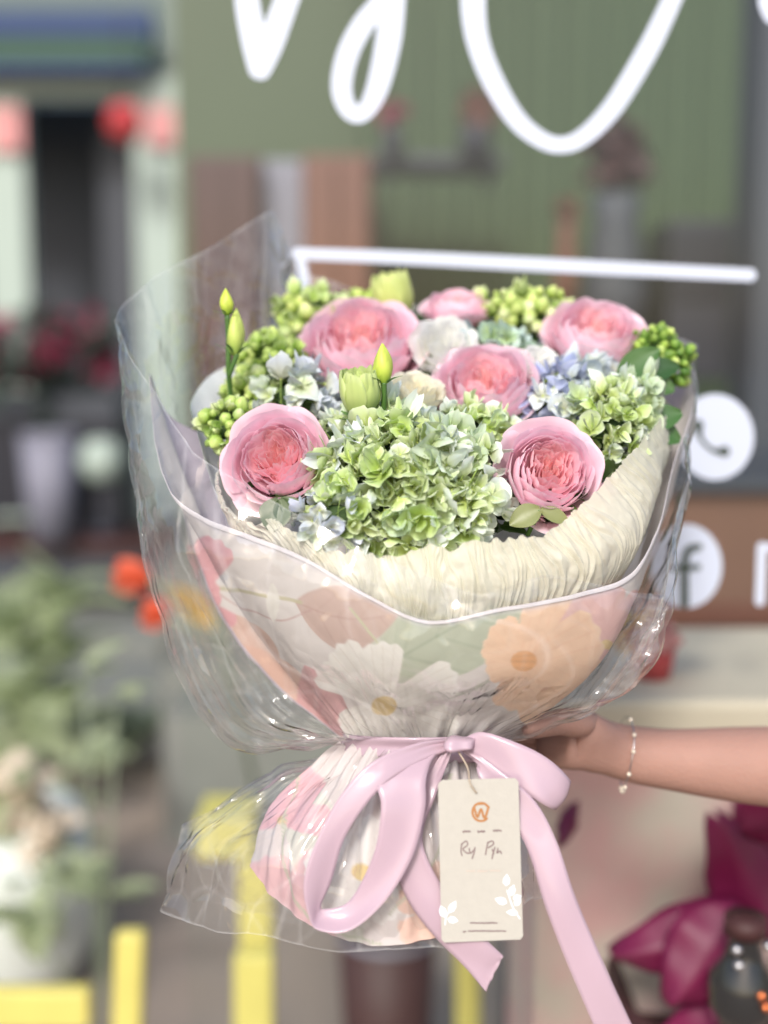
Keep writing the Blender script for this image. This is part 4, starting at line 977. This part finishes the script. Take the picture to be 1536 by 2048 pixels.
def head(name, label, cat, px, py, rx, ry, n, sets, size, face, seed, tints, dd=0.0, group=None, child='floret', depthr=.8, bias=None, jit=.5, core=.62, lift=0.0, hemi=-.15, under=0):
    """a flower head: n children on a dome of pixel radii rx, ry"""
    rng = np.random.default_rng(seed); d = depth_at(px, py) + dd
    sx = rx / F * d; sy = ry / F * d; sz = (sx + sy) / 2 * depthr
    nrm = D(*face); q = frame_rot(nrm)
    # local axes: x right, y up-ish, z = facing
    z = np.array(nrm); x = np.array(D(1, 0, 0)); x = x - z * x.dot(z); x /= np.linalg.norm(x); y = np.cross(z, x)
    q = Matrix(np.stack([x, y, z], 1).tolist()).to_quaternion()
    c = P(px, py, d) - z * sz * .3
    root = empty(name, tuple(c), label, cat, group, q)
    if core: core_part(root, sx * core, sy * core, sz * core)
    ga = math.pi * (3 - 5 ** .5)
    for k in range(n):
        t = (k + .5) / n; zz = 1 - t * (1 - hemi); rr = math.sqrt(max(0, 1 - zz * zz)); th = k * ga + rng.uniform(-.2, .2)
        dv = np.array([rr * math.cos(th), rr * math.sin(th), zz]); rs = rng.uniform(.84, 1.06) if child == 'floret' else rng.uniform(.62, 1.12)
        p = dv * np.array([sx, sy, sz]) * rs
        nd = dv / np.array([sx, sy, sz]); nd /= np.linalg.norm(nd); nd = nd + rng.normal(size=3) * jit * .5; nd[2] += lift; nd /= np.linalg.norm(nd)
        s_ = sets[rng.integers(len(sets))] if bias is None else bias(dv, rng)
        me = s_[rng.integers(len(s_))]
        o = link(child, me, None, root, tuple(p)); o.rotation_mode = 'QUATERNION'
        o.rotation_quaternion = Vector(nd).to_track_quat('Z', 'Y') @ Quaternion((0, 0, 1), rng.uniform(0, 6.28))
        s = size / F * d * (rng.uniform(.75, 1.25) if child == 'floret' else rng.uniform(.5, 1.25) * (1.25 if me in FL_CUP else 1)); o.scale = (s, s, s * rng.uniform(.85, 1.1))
        tb = tints[rng.integers(len(tints))]; vv = rng.uniform(.86, 1.08); o.color = (tb[0] * vv, tb[1] * vv, tb[2] * vv, 1)
    if under:
        g = G()
        for k in range(under):
            t = (k + .5) / under; zz = 1 - t * (1 - hemi); rr = math.sqrt(max(0, 1 - zz * zz)); th = k * ga + rng.uniform(-.4, .4)
            dv = np.array([rr * math.cos(th), rr * math.sin(th), zz]); me = FL_GREEN[rng.integers(len(FL_GREEN))]
            vv = np.empty(len(me.vertices) * 3); me.vertices.foreach_get('co', vv); vv = vv.reshape(-1, 3)
            cc_ = np.empty(len(me.vertices) * 4, np.float32); me.color_attributes['Col'].data.foreach_get('color', cc_); cc_ = cc_.reshape(-1, 4)[:, :3]
            nd = dv + rng.normal(size=3) * .6; Q = np.array((Vector(nd).to_track_quat('Z', 'Y') @ Quaternion((0, 0, 1), rng.uniform(0, 6))).to_matrix())
            sc_ = size / F * d * rng.uniform(.5, .8); g.add((vv * sc_) @ Q.T + dv * np.array([sx, sy, sz]) * rng.uniform(.72, .9), [tuple(p.vertices) for p in me.polygons], cc_ * rng.uniform(.75, 1))
        o = link('small_florets', g.mesh('small_florets'), M['floret'], root); o['kind'] = 'stuff'
    return root
HG = 'hydrangea heads of the bouquet'; BG = 'clusters of round green buds'
GT = [(1, 1, 1), (.95, 1, .86), (1.05, 1.04, 1.05), (.86, .92, .76), (1.04, 1.03, 1.15)]
def big_bias(dv, rng):
    p = .30 + .35 * max(0, dv[0]) + .25 * max(0, -dv[0] - .2) + (.25 if dv[1] > .5 else 0)
    if rng.random() < p * .8: return FL_PALE
    if rng.random() < .09: return FL_BLUE
    return FL_GREEN
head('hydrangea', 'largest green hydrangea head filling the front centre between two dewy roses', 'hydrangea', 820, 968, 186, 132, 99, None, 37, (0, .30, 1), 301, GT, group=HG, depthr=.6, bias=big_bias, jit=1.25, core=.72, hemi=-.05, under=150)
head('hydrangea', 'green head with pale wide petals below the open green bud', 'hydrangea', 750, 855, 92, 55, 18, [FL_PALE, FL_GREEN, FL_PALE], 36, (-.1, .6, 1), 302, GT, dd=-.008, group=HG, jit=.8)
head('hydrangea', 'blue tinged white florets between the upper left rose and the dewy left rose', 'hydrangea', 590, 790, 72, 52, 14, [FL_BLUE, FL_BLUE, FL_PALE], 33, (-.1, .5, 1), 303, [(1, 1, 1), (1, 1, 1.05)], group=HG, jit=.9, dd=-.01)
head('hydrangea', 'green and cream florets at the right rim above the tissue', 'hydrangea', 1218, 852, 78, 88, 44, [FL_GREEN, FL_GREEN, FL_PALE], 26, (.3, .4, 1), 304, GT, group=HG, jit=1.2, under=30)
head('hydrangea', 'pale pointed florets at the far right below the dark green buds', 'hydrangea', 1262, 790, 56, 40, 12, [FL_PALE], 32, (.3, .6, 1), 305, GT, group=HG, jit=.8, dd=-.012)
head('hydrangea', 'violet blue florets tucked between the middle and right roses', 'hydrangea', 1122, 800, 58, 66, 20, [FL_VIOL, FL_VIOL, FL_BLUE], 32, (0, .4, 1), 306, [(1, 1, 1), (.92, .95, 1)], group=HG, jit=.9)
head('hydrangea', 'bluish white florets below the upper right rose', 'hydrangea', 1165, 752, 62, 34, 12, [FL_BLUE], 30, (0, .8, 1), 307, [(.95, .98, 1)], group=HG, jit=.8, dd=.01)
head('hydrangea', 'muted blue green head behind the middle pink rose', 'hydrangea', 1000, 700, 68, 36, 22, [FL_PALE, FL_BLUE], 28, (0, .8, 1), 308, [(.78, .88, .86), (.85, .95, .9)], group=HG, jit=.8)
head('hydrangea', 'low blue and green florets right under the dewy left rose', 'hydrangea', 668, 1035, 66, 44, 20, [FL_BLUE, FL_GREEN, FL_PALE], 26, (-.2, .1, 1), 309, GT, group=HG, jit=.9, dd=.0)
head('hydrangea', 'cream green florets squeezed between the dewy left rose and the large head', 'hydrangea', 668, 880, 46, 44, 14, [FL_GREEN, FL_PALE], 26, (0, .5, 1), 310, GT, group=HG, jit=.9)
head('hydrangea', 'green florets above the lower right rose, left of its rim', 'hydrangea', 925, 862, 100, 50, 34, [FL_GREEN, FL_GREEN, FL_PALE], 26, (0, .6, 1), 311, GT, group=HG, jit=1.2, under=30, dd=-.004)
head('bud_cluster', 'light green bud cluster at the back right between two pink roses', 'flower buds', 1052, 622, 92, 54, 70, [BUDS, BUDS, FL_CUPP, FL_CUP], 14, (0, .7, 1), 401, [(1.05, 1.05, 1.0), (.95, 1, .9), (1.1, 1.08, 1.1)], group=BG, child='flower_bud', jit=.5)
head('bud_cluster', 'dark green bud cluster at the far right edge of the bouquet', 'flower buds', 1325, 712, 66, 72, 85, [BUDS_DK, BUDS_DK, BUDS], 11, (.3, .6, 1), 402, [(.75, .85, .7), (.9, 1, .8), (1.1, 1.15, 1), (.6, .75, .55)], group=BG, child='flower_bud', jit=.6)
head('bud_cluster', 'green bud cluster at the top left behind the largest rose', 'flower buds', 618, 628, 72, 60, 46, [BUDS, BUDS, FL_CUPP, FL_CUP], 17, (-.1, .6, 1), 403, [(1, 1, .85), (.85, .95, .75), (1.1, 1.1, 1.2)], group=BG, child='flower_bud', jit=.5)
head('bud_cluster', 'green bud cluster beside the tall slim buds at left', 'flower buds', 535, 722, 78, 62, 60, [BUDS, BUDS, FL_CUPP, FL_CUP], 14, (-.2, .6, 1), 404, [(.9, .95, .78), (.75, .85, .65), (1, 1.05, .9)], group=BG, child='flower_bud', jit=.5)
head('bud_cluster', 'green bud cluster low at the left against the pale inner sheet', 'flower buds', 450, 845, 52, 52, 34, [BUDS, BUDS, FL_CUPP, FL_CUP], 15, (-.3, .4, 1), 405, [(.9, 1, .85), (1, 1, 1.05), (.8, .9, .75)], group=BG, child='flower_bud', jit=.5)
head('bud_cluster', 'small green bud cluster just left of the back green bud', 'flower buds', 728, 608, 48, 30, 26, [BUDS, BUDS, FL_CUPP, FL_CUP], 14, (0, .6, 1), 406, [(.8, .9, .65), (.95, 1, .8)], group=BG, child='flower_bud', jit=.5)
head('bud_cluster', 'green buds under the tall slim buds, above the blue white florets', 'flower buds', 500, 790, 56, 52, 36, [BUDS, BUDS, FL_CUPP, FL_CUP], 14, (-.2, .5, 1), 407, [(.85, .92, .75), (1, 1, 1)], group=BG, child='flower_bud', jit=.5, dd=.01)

# --- lisianthus buds on stems
def slim_bud(root, px, py, L, W, d, tilt=(0, 1, 0), cA=(190, 210, 96), cB=(140, 176, 70)):
    """closed spiral bud: L, W in pixels, centre at px, py"""
    h = L / F * d / 2; w = W / F * d / 2; q = Vector(D(*tilt)).to_track_quat('Z', 'Y'); Q = np.array(q.to_matrix()); c = P(px, py, d)
    nu, nv = 20, 16; a = np.linspace(0, 2 * math.pi, nu, endpoint=False)[None, :]; v = np.linspace(0, 1, nv)[:, None]
    r = np.sin(math.pi * np.clip(v * .93 + .05, 0, 1) ** .82) ** .9 * (1 + .07 * np.sign(np.sin(3 * a + v * 5)) * np.abs(np.sin(3 * a + v * 5)) ** .5 * smooth(0, .4, v))
    X = np.stack([w * r * np.cos(a), w * r * np.sin(a), h * (v * 2 - 1) + 0 * a], -1)
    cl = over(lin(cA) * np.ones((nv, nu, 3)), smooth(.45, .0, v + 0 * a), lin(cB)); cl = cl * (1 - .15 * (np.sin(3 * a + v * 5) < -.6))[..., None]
    g = G(); g.add(X.reshape(-1, 3) @ Q.T + c, gridf(nu, nv, True) + [tuple(range(nu))[::-1], tuple(range((nv - 1) * nu, nv * nu))], cl.reshape(-1, 3)); obj('bud', g, M['bud'], root)
    g = G()
    for k in range(5):
        th = k * 1.2566 + .4; b = c + Q @ np.array([w * .25 * math.cos(th), w * .25 * math.sin(th), -h * .98])
        dr = Q @ np.array([math.cos(th) * w * .95, math.sin(th) * w * .95, h * .5]); petal_leaf(g, b, dr, Q @ np.array([math.cos(th), math.sin(th), -.3]), np.linalg.norm(dr) * 1.3, w * .2, -.45, c=lin((92, 128, 62)))
    obj('sepals', g, M['leaf'], root)
    return c - Q @ np.array([0, 0, h])
def stem_to(root, pts, r, name='stem'):
    g = G(); v, f = tube(crom(np.array([P(*p) for p in pts]), 24), r, 8); g.add(v, f); obj(name, g, M['stem'], root)
e = empty('lisianthus_bud', tuple(P(462, 800, .975)), 'two slim closed buds on a tall bent stem at the left of the bouquet', 'flower bud')
slim_bud(e, 453, 604, 54, 27, .95, (-.05, 1, .1), (200, 216, 84), (150, 184, 60)); slim_bud(e, 471, 664, 94, 36, .955, (.04, 1, .05), (196, 212, 110), (150, 182, 84))
stem_to(e, [(454, 630, .95), (457, 680, .955), (457, 740, .96), (463, 800, .975), (470, 860, .98)], .0021); stem_to(e, [(474, 708, .955), (466, 730, .957), (458, 752, .961)], .0020, 'side_stem')
e = empty('lisianthus_bud', tuple(P(768, 830, .93)), 'slim green closed bud standing before the largest rose', 'flower bud')
slim_bud(e, 766, 728, 82, 40, .905, (-.03, 1, .15), (206, 222, 96), (160, 192, 70)); stem_to(e, [(768, 765, .905), (768, 800, .91), (766, 850, .92)], .0022)
gr = [(6, 1.0, 1.35, -.9, .60, -.18, -.06, .03, .3, 0), (6, .88, 1.38, -.9, .60, -.15, -.05, .04, .9, 0), (5, .7, 1.3, -.8, .7, -.15, -.03, .05, .2, 0), (4, .5, 1.2, -.7, .8, -.1, 0, .05, .2, 0), (3, .3, 1.1, -.6, .9, 0, 0, .05, .2, 0)]
make_rose('lisianthus_bud', 'plump half open lime green bud in front of the largest rose', 'flower bud', 720, 796, 116, (-.05, 1, .35), 91, cols=GREENW, rings=gr, dd=-.07)
make_rose('lisianthus_bud', 'blurred pale green half open bud at the top, above the largest rose', 'flower bud', 790, 604, 116, (-.25, 1, .25), 92, cols={k: ((206, 218, 132), (228, 234, 170), (168, 190, 96)) for k in range(4)}, rings=gr, dd=-.01)

# --- leaves
def sprig(label, px, py, d, leaves, cA=(52, 86, 44), cB=(78, 112, 62)):
    e = empty('leaf_sprig', tuple(P(px, py, d)), label, 'leaves', 'dark leaves between the flowers')
    for (dx, dy, dz, L, W) in leaves:
        g = G(); petal_leaf(g, P(px, py, d), D(dx, dy, dz), np.array(D(0, .4, 1)), L, W, .3, 12, c=lin(cA if RNG.random() < .6 else cB)); obj('leaf', g, M['leaf'], e)
    stem_to(e, [(px, py, d), (px + (830 - px) * .1, py + 50, d + .02)], .0018)
sprig('dark leaf behind the top left bud cluster', 690, 630, 1.08, [(-.3, 1, 0, .022, .011), (.35, .9, 0, .02, .01)], (40, 72, 44))
sprig('dark leaves between the upper right rose and the far right buds', 1240, 760, 1.0, [(1, -.1, .3, .045, .014), (.4, .4, .4, .04, .013), (.8, -.6, .5, .04, .014), (.9, .3, .2, .05, .013)])
sprig('dark leaf peeping out under the lower left rose', 560, 1000, .868, [(-.3, -1, .5, .024, .012), (.5, -1, .3, .018, .009), (1.2, -.8, .3, .022, .008)], (110, 122, 92), (84, 104, 66))
sprig('pale olive leaves under the lower right rose', 1080, 1020, .866, [(-.9, -.35, .3, .024, .009), (.9, -.3, .2, .022, .006)], (150, 150, 104), (132, 138, 90))
sprig('leaves at the right rim behind the pointed florets', 1280, 850, .98, [(.8, .3, .2, .035, .012), (1, -.3, .2, .035, .012), (.3, -.9, .4, .035, .012)], (70, 106, 56))
# packed foliage the flower heads sit in
g = G(); rg = np.random.default_rng(5)
for _ in range(900):
    a = rg.uniform(0, 6.28); rr = math.sqrt(rg.random()); px = 862 + 395 * rr * math.cos(a); py = 872 + 222 * rr * math.sin(a)
    d = depth_at(px, py) + .036 + .02 * rg.random(); dv = rg.normal(size=3); dv[2] = abs(dv[2]); 
    k = rg.random(); petal_leaf(g, P(px, py, d), dv, (0, -.3, 1), .022, .008, .2, 6, c=lin((40 + 40 * k, 66 + 40 * k, 30 + 20 * k)))
o = obj('foliage', g, M['leaf']); tag(o, 'dark green foliage packed between the flower heads', 'foliage', kind='stuff')
# ============================================================ RIBBON, TAG, HAND
def band(name, st, n=60, parent=None, m='ribbon', wr=.0):
    """satin band: stations of (ax, ay, ad, bx, by, bd), its two edges"""
    q = crom(np.array(st, float), n); A = P(q[:, 0], q[:, 1], q[:, 2]); B = P(q[:, 3], q[:, 4], q[:, 5])
    nu = 9; X = np.stack([A + (B - A) * t for t in np.linspace(0, 1, nu)], 1)
    nn_ = gnorm(X); s = np.linspace(0, 1, nu)[None, :]; L = np.linspace(0, 1, n)[:, None]
    ends = np.exp(-(np.minimum(L, 1 - L) / .07) ** 2)
    X = X + nn_ * ((np.sin(s * math.pi) * .0008) + .0016 * ends * np.sin(s * 19 + 2) + .0007 * np.sin(s * 5 + L * 9) + .0005 * np.sin(s * 3 - L * 23) + wr * np.sin(s * 9 + L * 4) * np.sin(L * 7))[..., None]
    g = G(); g.add(X.reshape(-1, 3), gridf(nu, n)); o = obj(name, g, M[m], parent)
    so = o.modifiers.new('thickness', 'SOLIDIFY'); so.thickness = .0002
    return o
rb = empty('satin_ribbon', tuple(P(930, 1492, .86)), 'lilac pink satin ribbon bow tied round the wrapping, long tails hanging', 'ribbon')
# tie round the neck
ring = []
for k in range(25):
    a = k / 24 * 2 * math.pi; x = 850 - 165 * math.cos(a); d = .932 - .056 * math.sin(a)
    ring.append((x, 1466 + 8 * math.sin(a), d, x, 1512 + 12 * math.sin(a) + 4 * math.cos(3 * a), d))
band('tie', ring, 120, rb, wr=.0014)
band('loop', [(905, 1476, .862, 912, 1498, .862), (835, 1486, .850, 852, 1520, .850), (745, 1524, .838, 786, 1556, .838), (682, 1590, .832, 738, 1602, .832), (634, 1680, .828, 690, 1676, .830), (607, 1765, .826, 664, 1762, .832), (618, 1836, .826, 642, 1812, .834),
              (640, 1862, .826, 652, 1818, .836), (700, 1862, .826, 694, 1806, .836), (768, 1806, .826, 726, 1758, .834), (824, 1715, .828, 752, 1692, .830), (850, 1620, .832, 762, 1612, .830), (852, 1560, .838, 756, 1560, .836), (868, 1515, .852, 812, 1510, .850), (908, 1492, .862, 890, 1482, .862)], 140, rb)
band('loop', [(922, 1480, .86, 926, 1504, .86), (965, 1464, .855, 990, 1545, .85), (1040, 1488, .848, 1060, 1592, .842), (1100, 1520, .846, 1098, 1615, .842), (1143, 1562, .852, 1112, 1620, .85), (1130, 1560, .866, 1105, 1612, .864), (1070, 1520, .87, 1050, 1590, .868), (980, 1490, .872, 970, 1530, .872)], 90, rb)
band('tail', [(925, 1490, .858, 955, 1520, .858), (1000, 1540, .848, 960, 1560, .85), (1068, 1600, .84, 1016, 1632, .842), (1112, 1680, .835, 1056, 1702, .836), (1150, 1790, .83, 1090, 1812, .83), (1196, 1900, .83, 1132, 1920, .828), (1250, 2020, .83, 1182, 2038, .83), (1330, 2190, .835, 1258, 2210, .835)], 90, rb)
band('tail', [(905, 1500, .862, 875, 1506, .862), (872, 1590, .856, 815, 1600, .856), (845, 1680, .842, 782, 1700, .842), (880, 1765, .840, 815, 1800, .840), (940, 1845, .840, 875, 1880, .840), (1000, 1905, .842, 935, 1940, .842), (1006, 1912, .842, 972, 1982, .842)], 80, rb)
g = G(); kc = P(920, 1488, .853)
a = np.linspace(0, 2 * math.pi, 24, endpoint=False)
kn = []
for j, t in enumerate(np.linspace(0, 1, 14)):
    r = (.0085 + .002 * math.cos(t * 5)) * math.sin(math.pi * (t * .8 + .1)) ** .6
    kn.append(np.stack([(t - .5) * .020 + .002 * np.cos(a) + 0 * a, r * 1.25 * np.cos(a) * (1 + .12 * np.sin(4 * a)), .75 * r * np.sin(a)], -1))
g.add(np.concatenate(kn) + kc, gridf(24, 14, True) + [tuple(range(24))[::-1], tuple(range(13 * 24, 14 * 24))]); obj('knot', g, M['ribbon'], rb)

# --- gift tag
tg = empty('gift_tag', tuple(P(962, 1720, .835)), 'cream card tag with a bronze round emblem hanging before the wrapped stems', 'tag')
TD = .833
def tp(x, y, lift=0):            # tag coordinates in the photograph's pixels -> world, tag tilted a little
    return P(x, y, TD + (y - 1560) * 1e-5 - lift)
cor = [(884, 1560), (1030, 1556), (1037, 1563), (1046, 1872), (1041, 1879), (889, 1885), (883, 1879), (876, 1568)]
g = G(); fr = np.array([tp(*c) for c in cor]); bk = np.array([tp(*c, -.0007) for c in cor])
n8 = 8; g.add(np.concatenate([fr, bk]), [tuple(range(8))[::-1], tuple(range(8, 16))] + [(i, (i + 1) % 8, 8 + (i + 1) % 8, 8 + i) for i in range(8)]); obj('card', g, M['card'], tg, False)
def ink(name, pts, w, m, lift=.0003, n=30, parent=tg):
    pts = crom(np.array(pts, float), n); T = np.gradient(pts, axis=0); T /= np.linalg.norm(T, axis=1, keepdims=True) + 1e-9; N_ = np.stack([-T[:, 1], T[:, 0]], 1) * w / 2
    A = pts + N_; B = pts - N_; g = G(); g.add(np.array([tp(x, y, lift) for x, y in np.concatenate([A, B])]), [(i, n + i, n + i + 1, i + 1) for i in range(n - 1)]); return g
def inks(name, strokes, w, m, lift=.0003):
    g = G()
    for k, s in enumerate(strokes):
        q = ink(name, s, w, m, lift + .00002 * k, max(6, 5 * len(s)))
        g.add(q.v[0], q.f)
    o = obj(name, g, M[m], tg, False); return o
th = np.linspace(R(-25), R(-320), 26)
inks('emblem', [[(962 + 17 * math.cos(t), 1624 - 18 * math.sin(-t)) for t in th], [(948, 1614), (955, 1634), (962, 1618), (969, 1636), (978, 1612)], [(956, 1608), (968, 1607)]], 4.6, 'bronze_ink')
def scribble(x0, x1, y, a, n, seed):
    r_ = random.Random(seed); return [(x0 + (x1 - x0) * k / n, y + (a if k % 2 else -a) * r_.uniform(.3, 1)) for k in range(n + 1)]
inks('small_print', [scribble(925, 941, 1663, 2, 7, 1), scribble(955, 970, 1663, 2, 7, 2), scribble(986, 1003, 1661, 2.4, 7, 3)], 2.2, 'ink')
inks('handwriting', [[(924, 1686), (922, 1700), (924, 1712)], [(922, 1690), (932, 1682), (935, 1690), (926, 1698), (934, 1706), (940, 1706)], [(938, 1696), (941, 1706), (948, 1700)], [(950, 1694), (948, 1706), (944, 1718)],
                     [(976, 1684), (973, 1698), (971, 1710)], [(974, 1686), (984, 1682), (987, 1688), (976, 1696)], [(984, 1698), (988, 1708)], [(990, 1694), (986, 1708), (984, 1718)], [(996, 1696), (994, 1706), (1000, 1702), (1003, 1708)]], 2.4, 'ink')
inks('faint_print', [scribble(932, 950, 1742, 2, 7, 4), scribble(955, 975, 1742, 2, 8, 5), scribble(980, 1000, 1741, 2, 8, 6)], 1.8, 'faint_ink')
inks('bottom_print', [scribble(940, 995, 1846, 1.6, 26, 7), scribble(926, 932, 1863, 2, 3, 8), scribble(936, 1012, 1862, 1.5, 34, 9)], 2.0, 'ink')
def tleaf(x, y, a, L, W):
    ca, sa = math.cos(R(a)), math.sin(R(a)); p = [(0, 0), (.25, .5), (.6, .5), (1, 0), (.6, -.5), (.25, -.5)]
    return [tp(x + L * u * ca - W * v * sa, y + L * u * sa + W * v * ca, .0004) for u, v in p]
for lv, stem_ in ((((890, 1835, -110, 26, 14), (898, 1826, -60, 28, 13), (895, 1838, 10, 22, 13)), [(890, 1850), (893, 1832), (905, 1812)]),
                  (((1012, 1772, -85, 24, 13), (1020, 1792, -70, 24, 13), (1014, 1806, -160, 26, 14), (1030, 1812, -60, 22, 12), (1036, 1826, 185, 24, 11), (1026, 1798, -20, 18, 11)), [(1040, 1838), (1026, 1815), (1014, 1780)])):
    g = G()
    for (x, y, a, L, W) in lv: g.add(tleaf(x, y, a, L, W), [tuple(range(6))])
    q = ink('x', stem_, 2, 'white_ink', .0003, 14); g.add(q.v[0], q.f)
    obj('leaf_print', g, M['white_ink'], tg, False)
g = G(); v, f = tube(crom(np.array([P(915, 1500, .852), P(935, 1535, .842), P(940, 1565, .831), P(953, 1586, .8318)]), 30), .0007, 6); g.add(v, f); obj('string', g, M['string'], tg)
v, f = lathe([(.0, 0), (.0016, 0), (.0016, .0002), (0, .0002)], 14)

# --- person's arm and hand reaching in from the right
M['skin'] = mat('skin', (168, 130, 116), 0.58, noise=.10, nscale=26, bump=.35, bscale=300, spec=.4)
M['skin'].node_tree.nodes['Principled BSDF'].inputs['Subsurface Weight'].default_value = .15
M['skin'].node_tree.nodes['Principled BSDF'].inputs['Subsurface Radius'].default_value = (.012, .005, .003)
SK = []; SE = []
def sk(px, py, d, rx, ry=None, par=None):
    SK.append((P(px, py, d), rx, ry or rx)); 
    if par is not None: SE.append((par, len(SK) - 1))
    return len(SK) - 1
w0 = sk(1258, 1508, 1.0, .0268, .0262)
w1 = sk(1215, 1496, .995, .029, .027, w0)
p0 = sk(1165, 1488, .985, .0305, .028, w1)
p1 = sk(1105, 1484, .984, .029, .026, p0)
a1 = sk(1340, 1520, 1.005, .031, .027, w0); a2 = sk(1450, 1528, 1.01, .036, .034, a1); a3 = sk(1600, 1536, 1.02, .040, .039, a2); a4 = sk(1800, 1545, 1.04, .044, .043, a3); a5 = sk(2050, 1560, 1.07, .048, .047, a4)
for k, (dy, L) in enumerate(((-44, 1.0), (-14, 1.1), (16, 1.05), (44, .88))):
    b = sk(1090, 1484 + dy, .998 + .004 * k, .0098, .0098, p1)
    c_ = sk(1090 - 70 * L, 1486 + dy, 1.018, .0088, .0088, b); e_ = sk(1090 - 125 * L, 1488 + dy, 1.020, .0082, .0082, c_); sk(1090 - 165 * L, 1490 + dy, 1.010, .0072, .0072, e_)
t0 = sk(1172, 1452, .965, .0150, .0140, p0); t1 = sk(1125, 1442, .945, .0115, .0115, t0); t2 = sk(1078, 1452, .926, .0100, .0100, t1); sk(1046, 1462, .915, .0080, .0080, t2)
me = bpy.data.meshes.new('person')
org = SK[0][0]
me.from_pydata([tuple(s[0] - org) for s in SK], SE, []); me.update()
person = bpy.data.objects.new('person', me); col.objects.link(person); person.location = org; me.materials.append(M['skin'])
tag(person, 'bare forearm and hand reaching in from the right to grip the wrapped stems', 'person')
sm = person.modifiers.new('skin', 'SKIN'); sm.use_smooth_shade = True; sm.branch_smoothing = .6
for i, s in enumerate(SK): me.skin_vertices[0].data[i].radius = (s[1], s[2])
for i in range(len(SK)): me.skin_vertices[0].data[i].use_root = (i == 3)
ss_ = person.modifiers.new('sub', 'SUBSURF'); ss_.levels = 2; ss_.render_levels = 3
# fine bracelet of silver chain and pearls
br = empty('bracelet', tuple(P(1250, 1508, .99)), 'thin silver chain bracelet with small pearls on the wrist', 'bracelet')
M['pearl'] = mat('pearl', (226, 214, 196), .2, coat=.6)
ctr = P(1250, 1507, 1.0); ax = np.array(D(0, 1, 0)); az = np.array(D(0, 0, 1)); axx = np.array(D(1, 0, 0))
a = np.linspace(0, 2 * math.pi, 80, endpoint=False)
ringp = [ctr + ax * .0305 * math.cos(t) + az * .0275 * math.sin(t) + axx * (.0025 * math.cos(t) + .0016 * math.sin(2 * t)) for t in a]
g = G(); v, f = tube(np.array(ringp + [ringp[0]]), .00045, 6); g.add(v, f); obj('chain', g, M['silver'], br)
for t in (.25, .9, 1.35, 2.0, 2.55, 3.05, 3.3):
    i = int(t / (2 * math.pi) * 80); v, f = lathe([(0, -1), (.5, -.86), (.87, -.5), (1, 0), (.87, .5), (.5, .86), (0, 1)], 14); g = G(); g.add(v * (.0026 if t > 3 else .0019) + ringp[i] + az * .001, f); obj('pearl', g, M['pearl'], br)
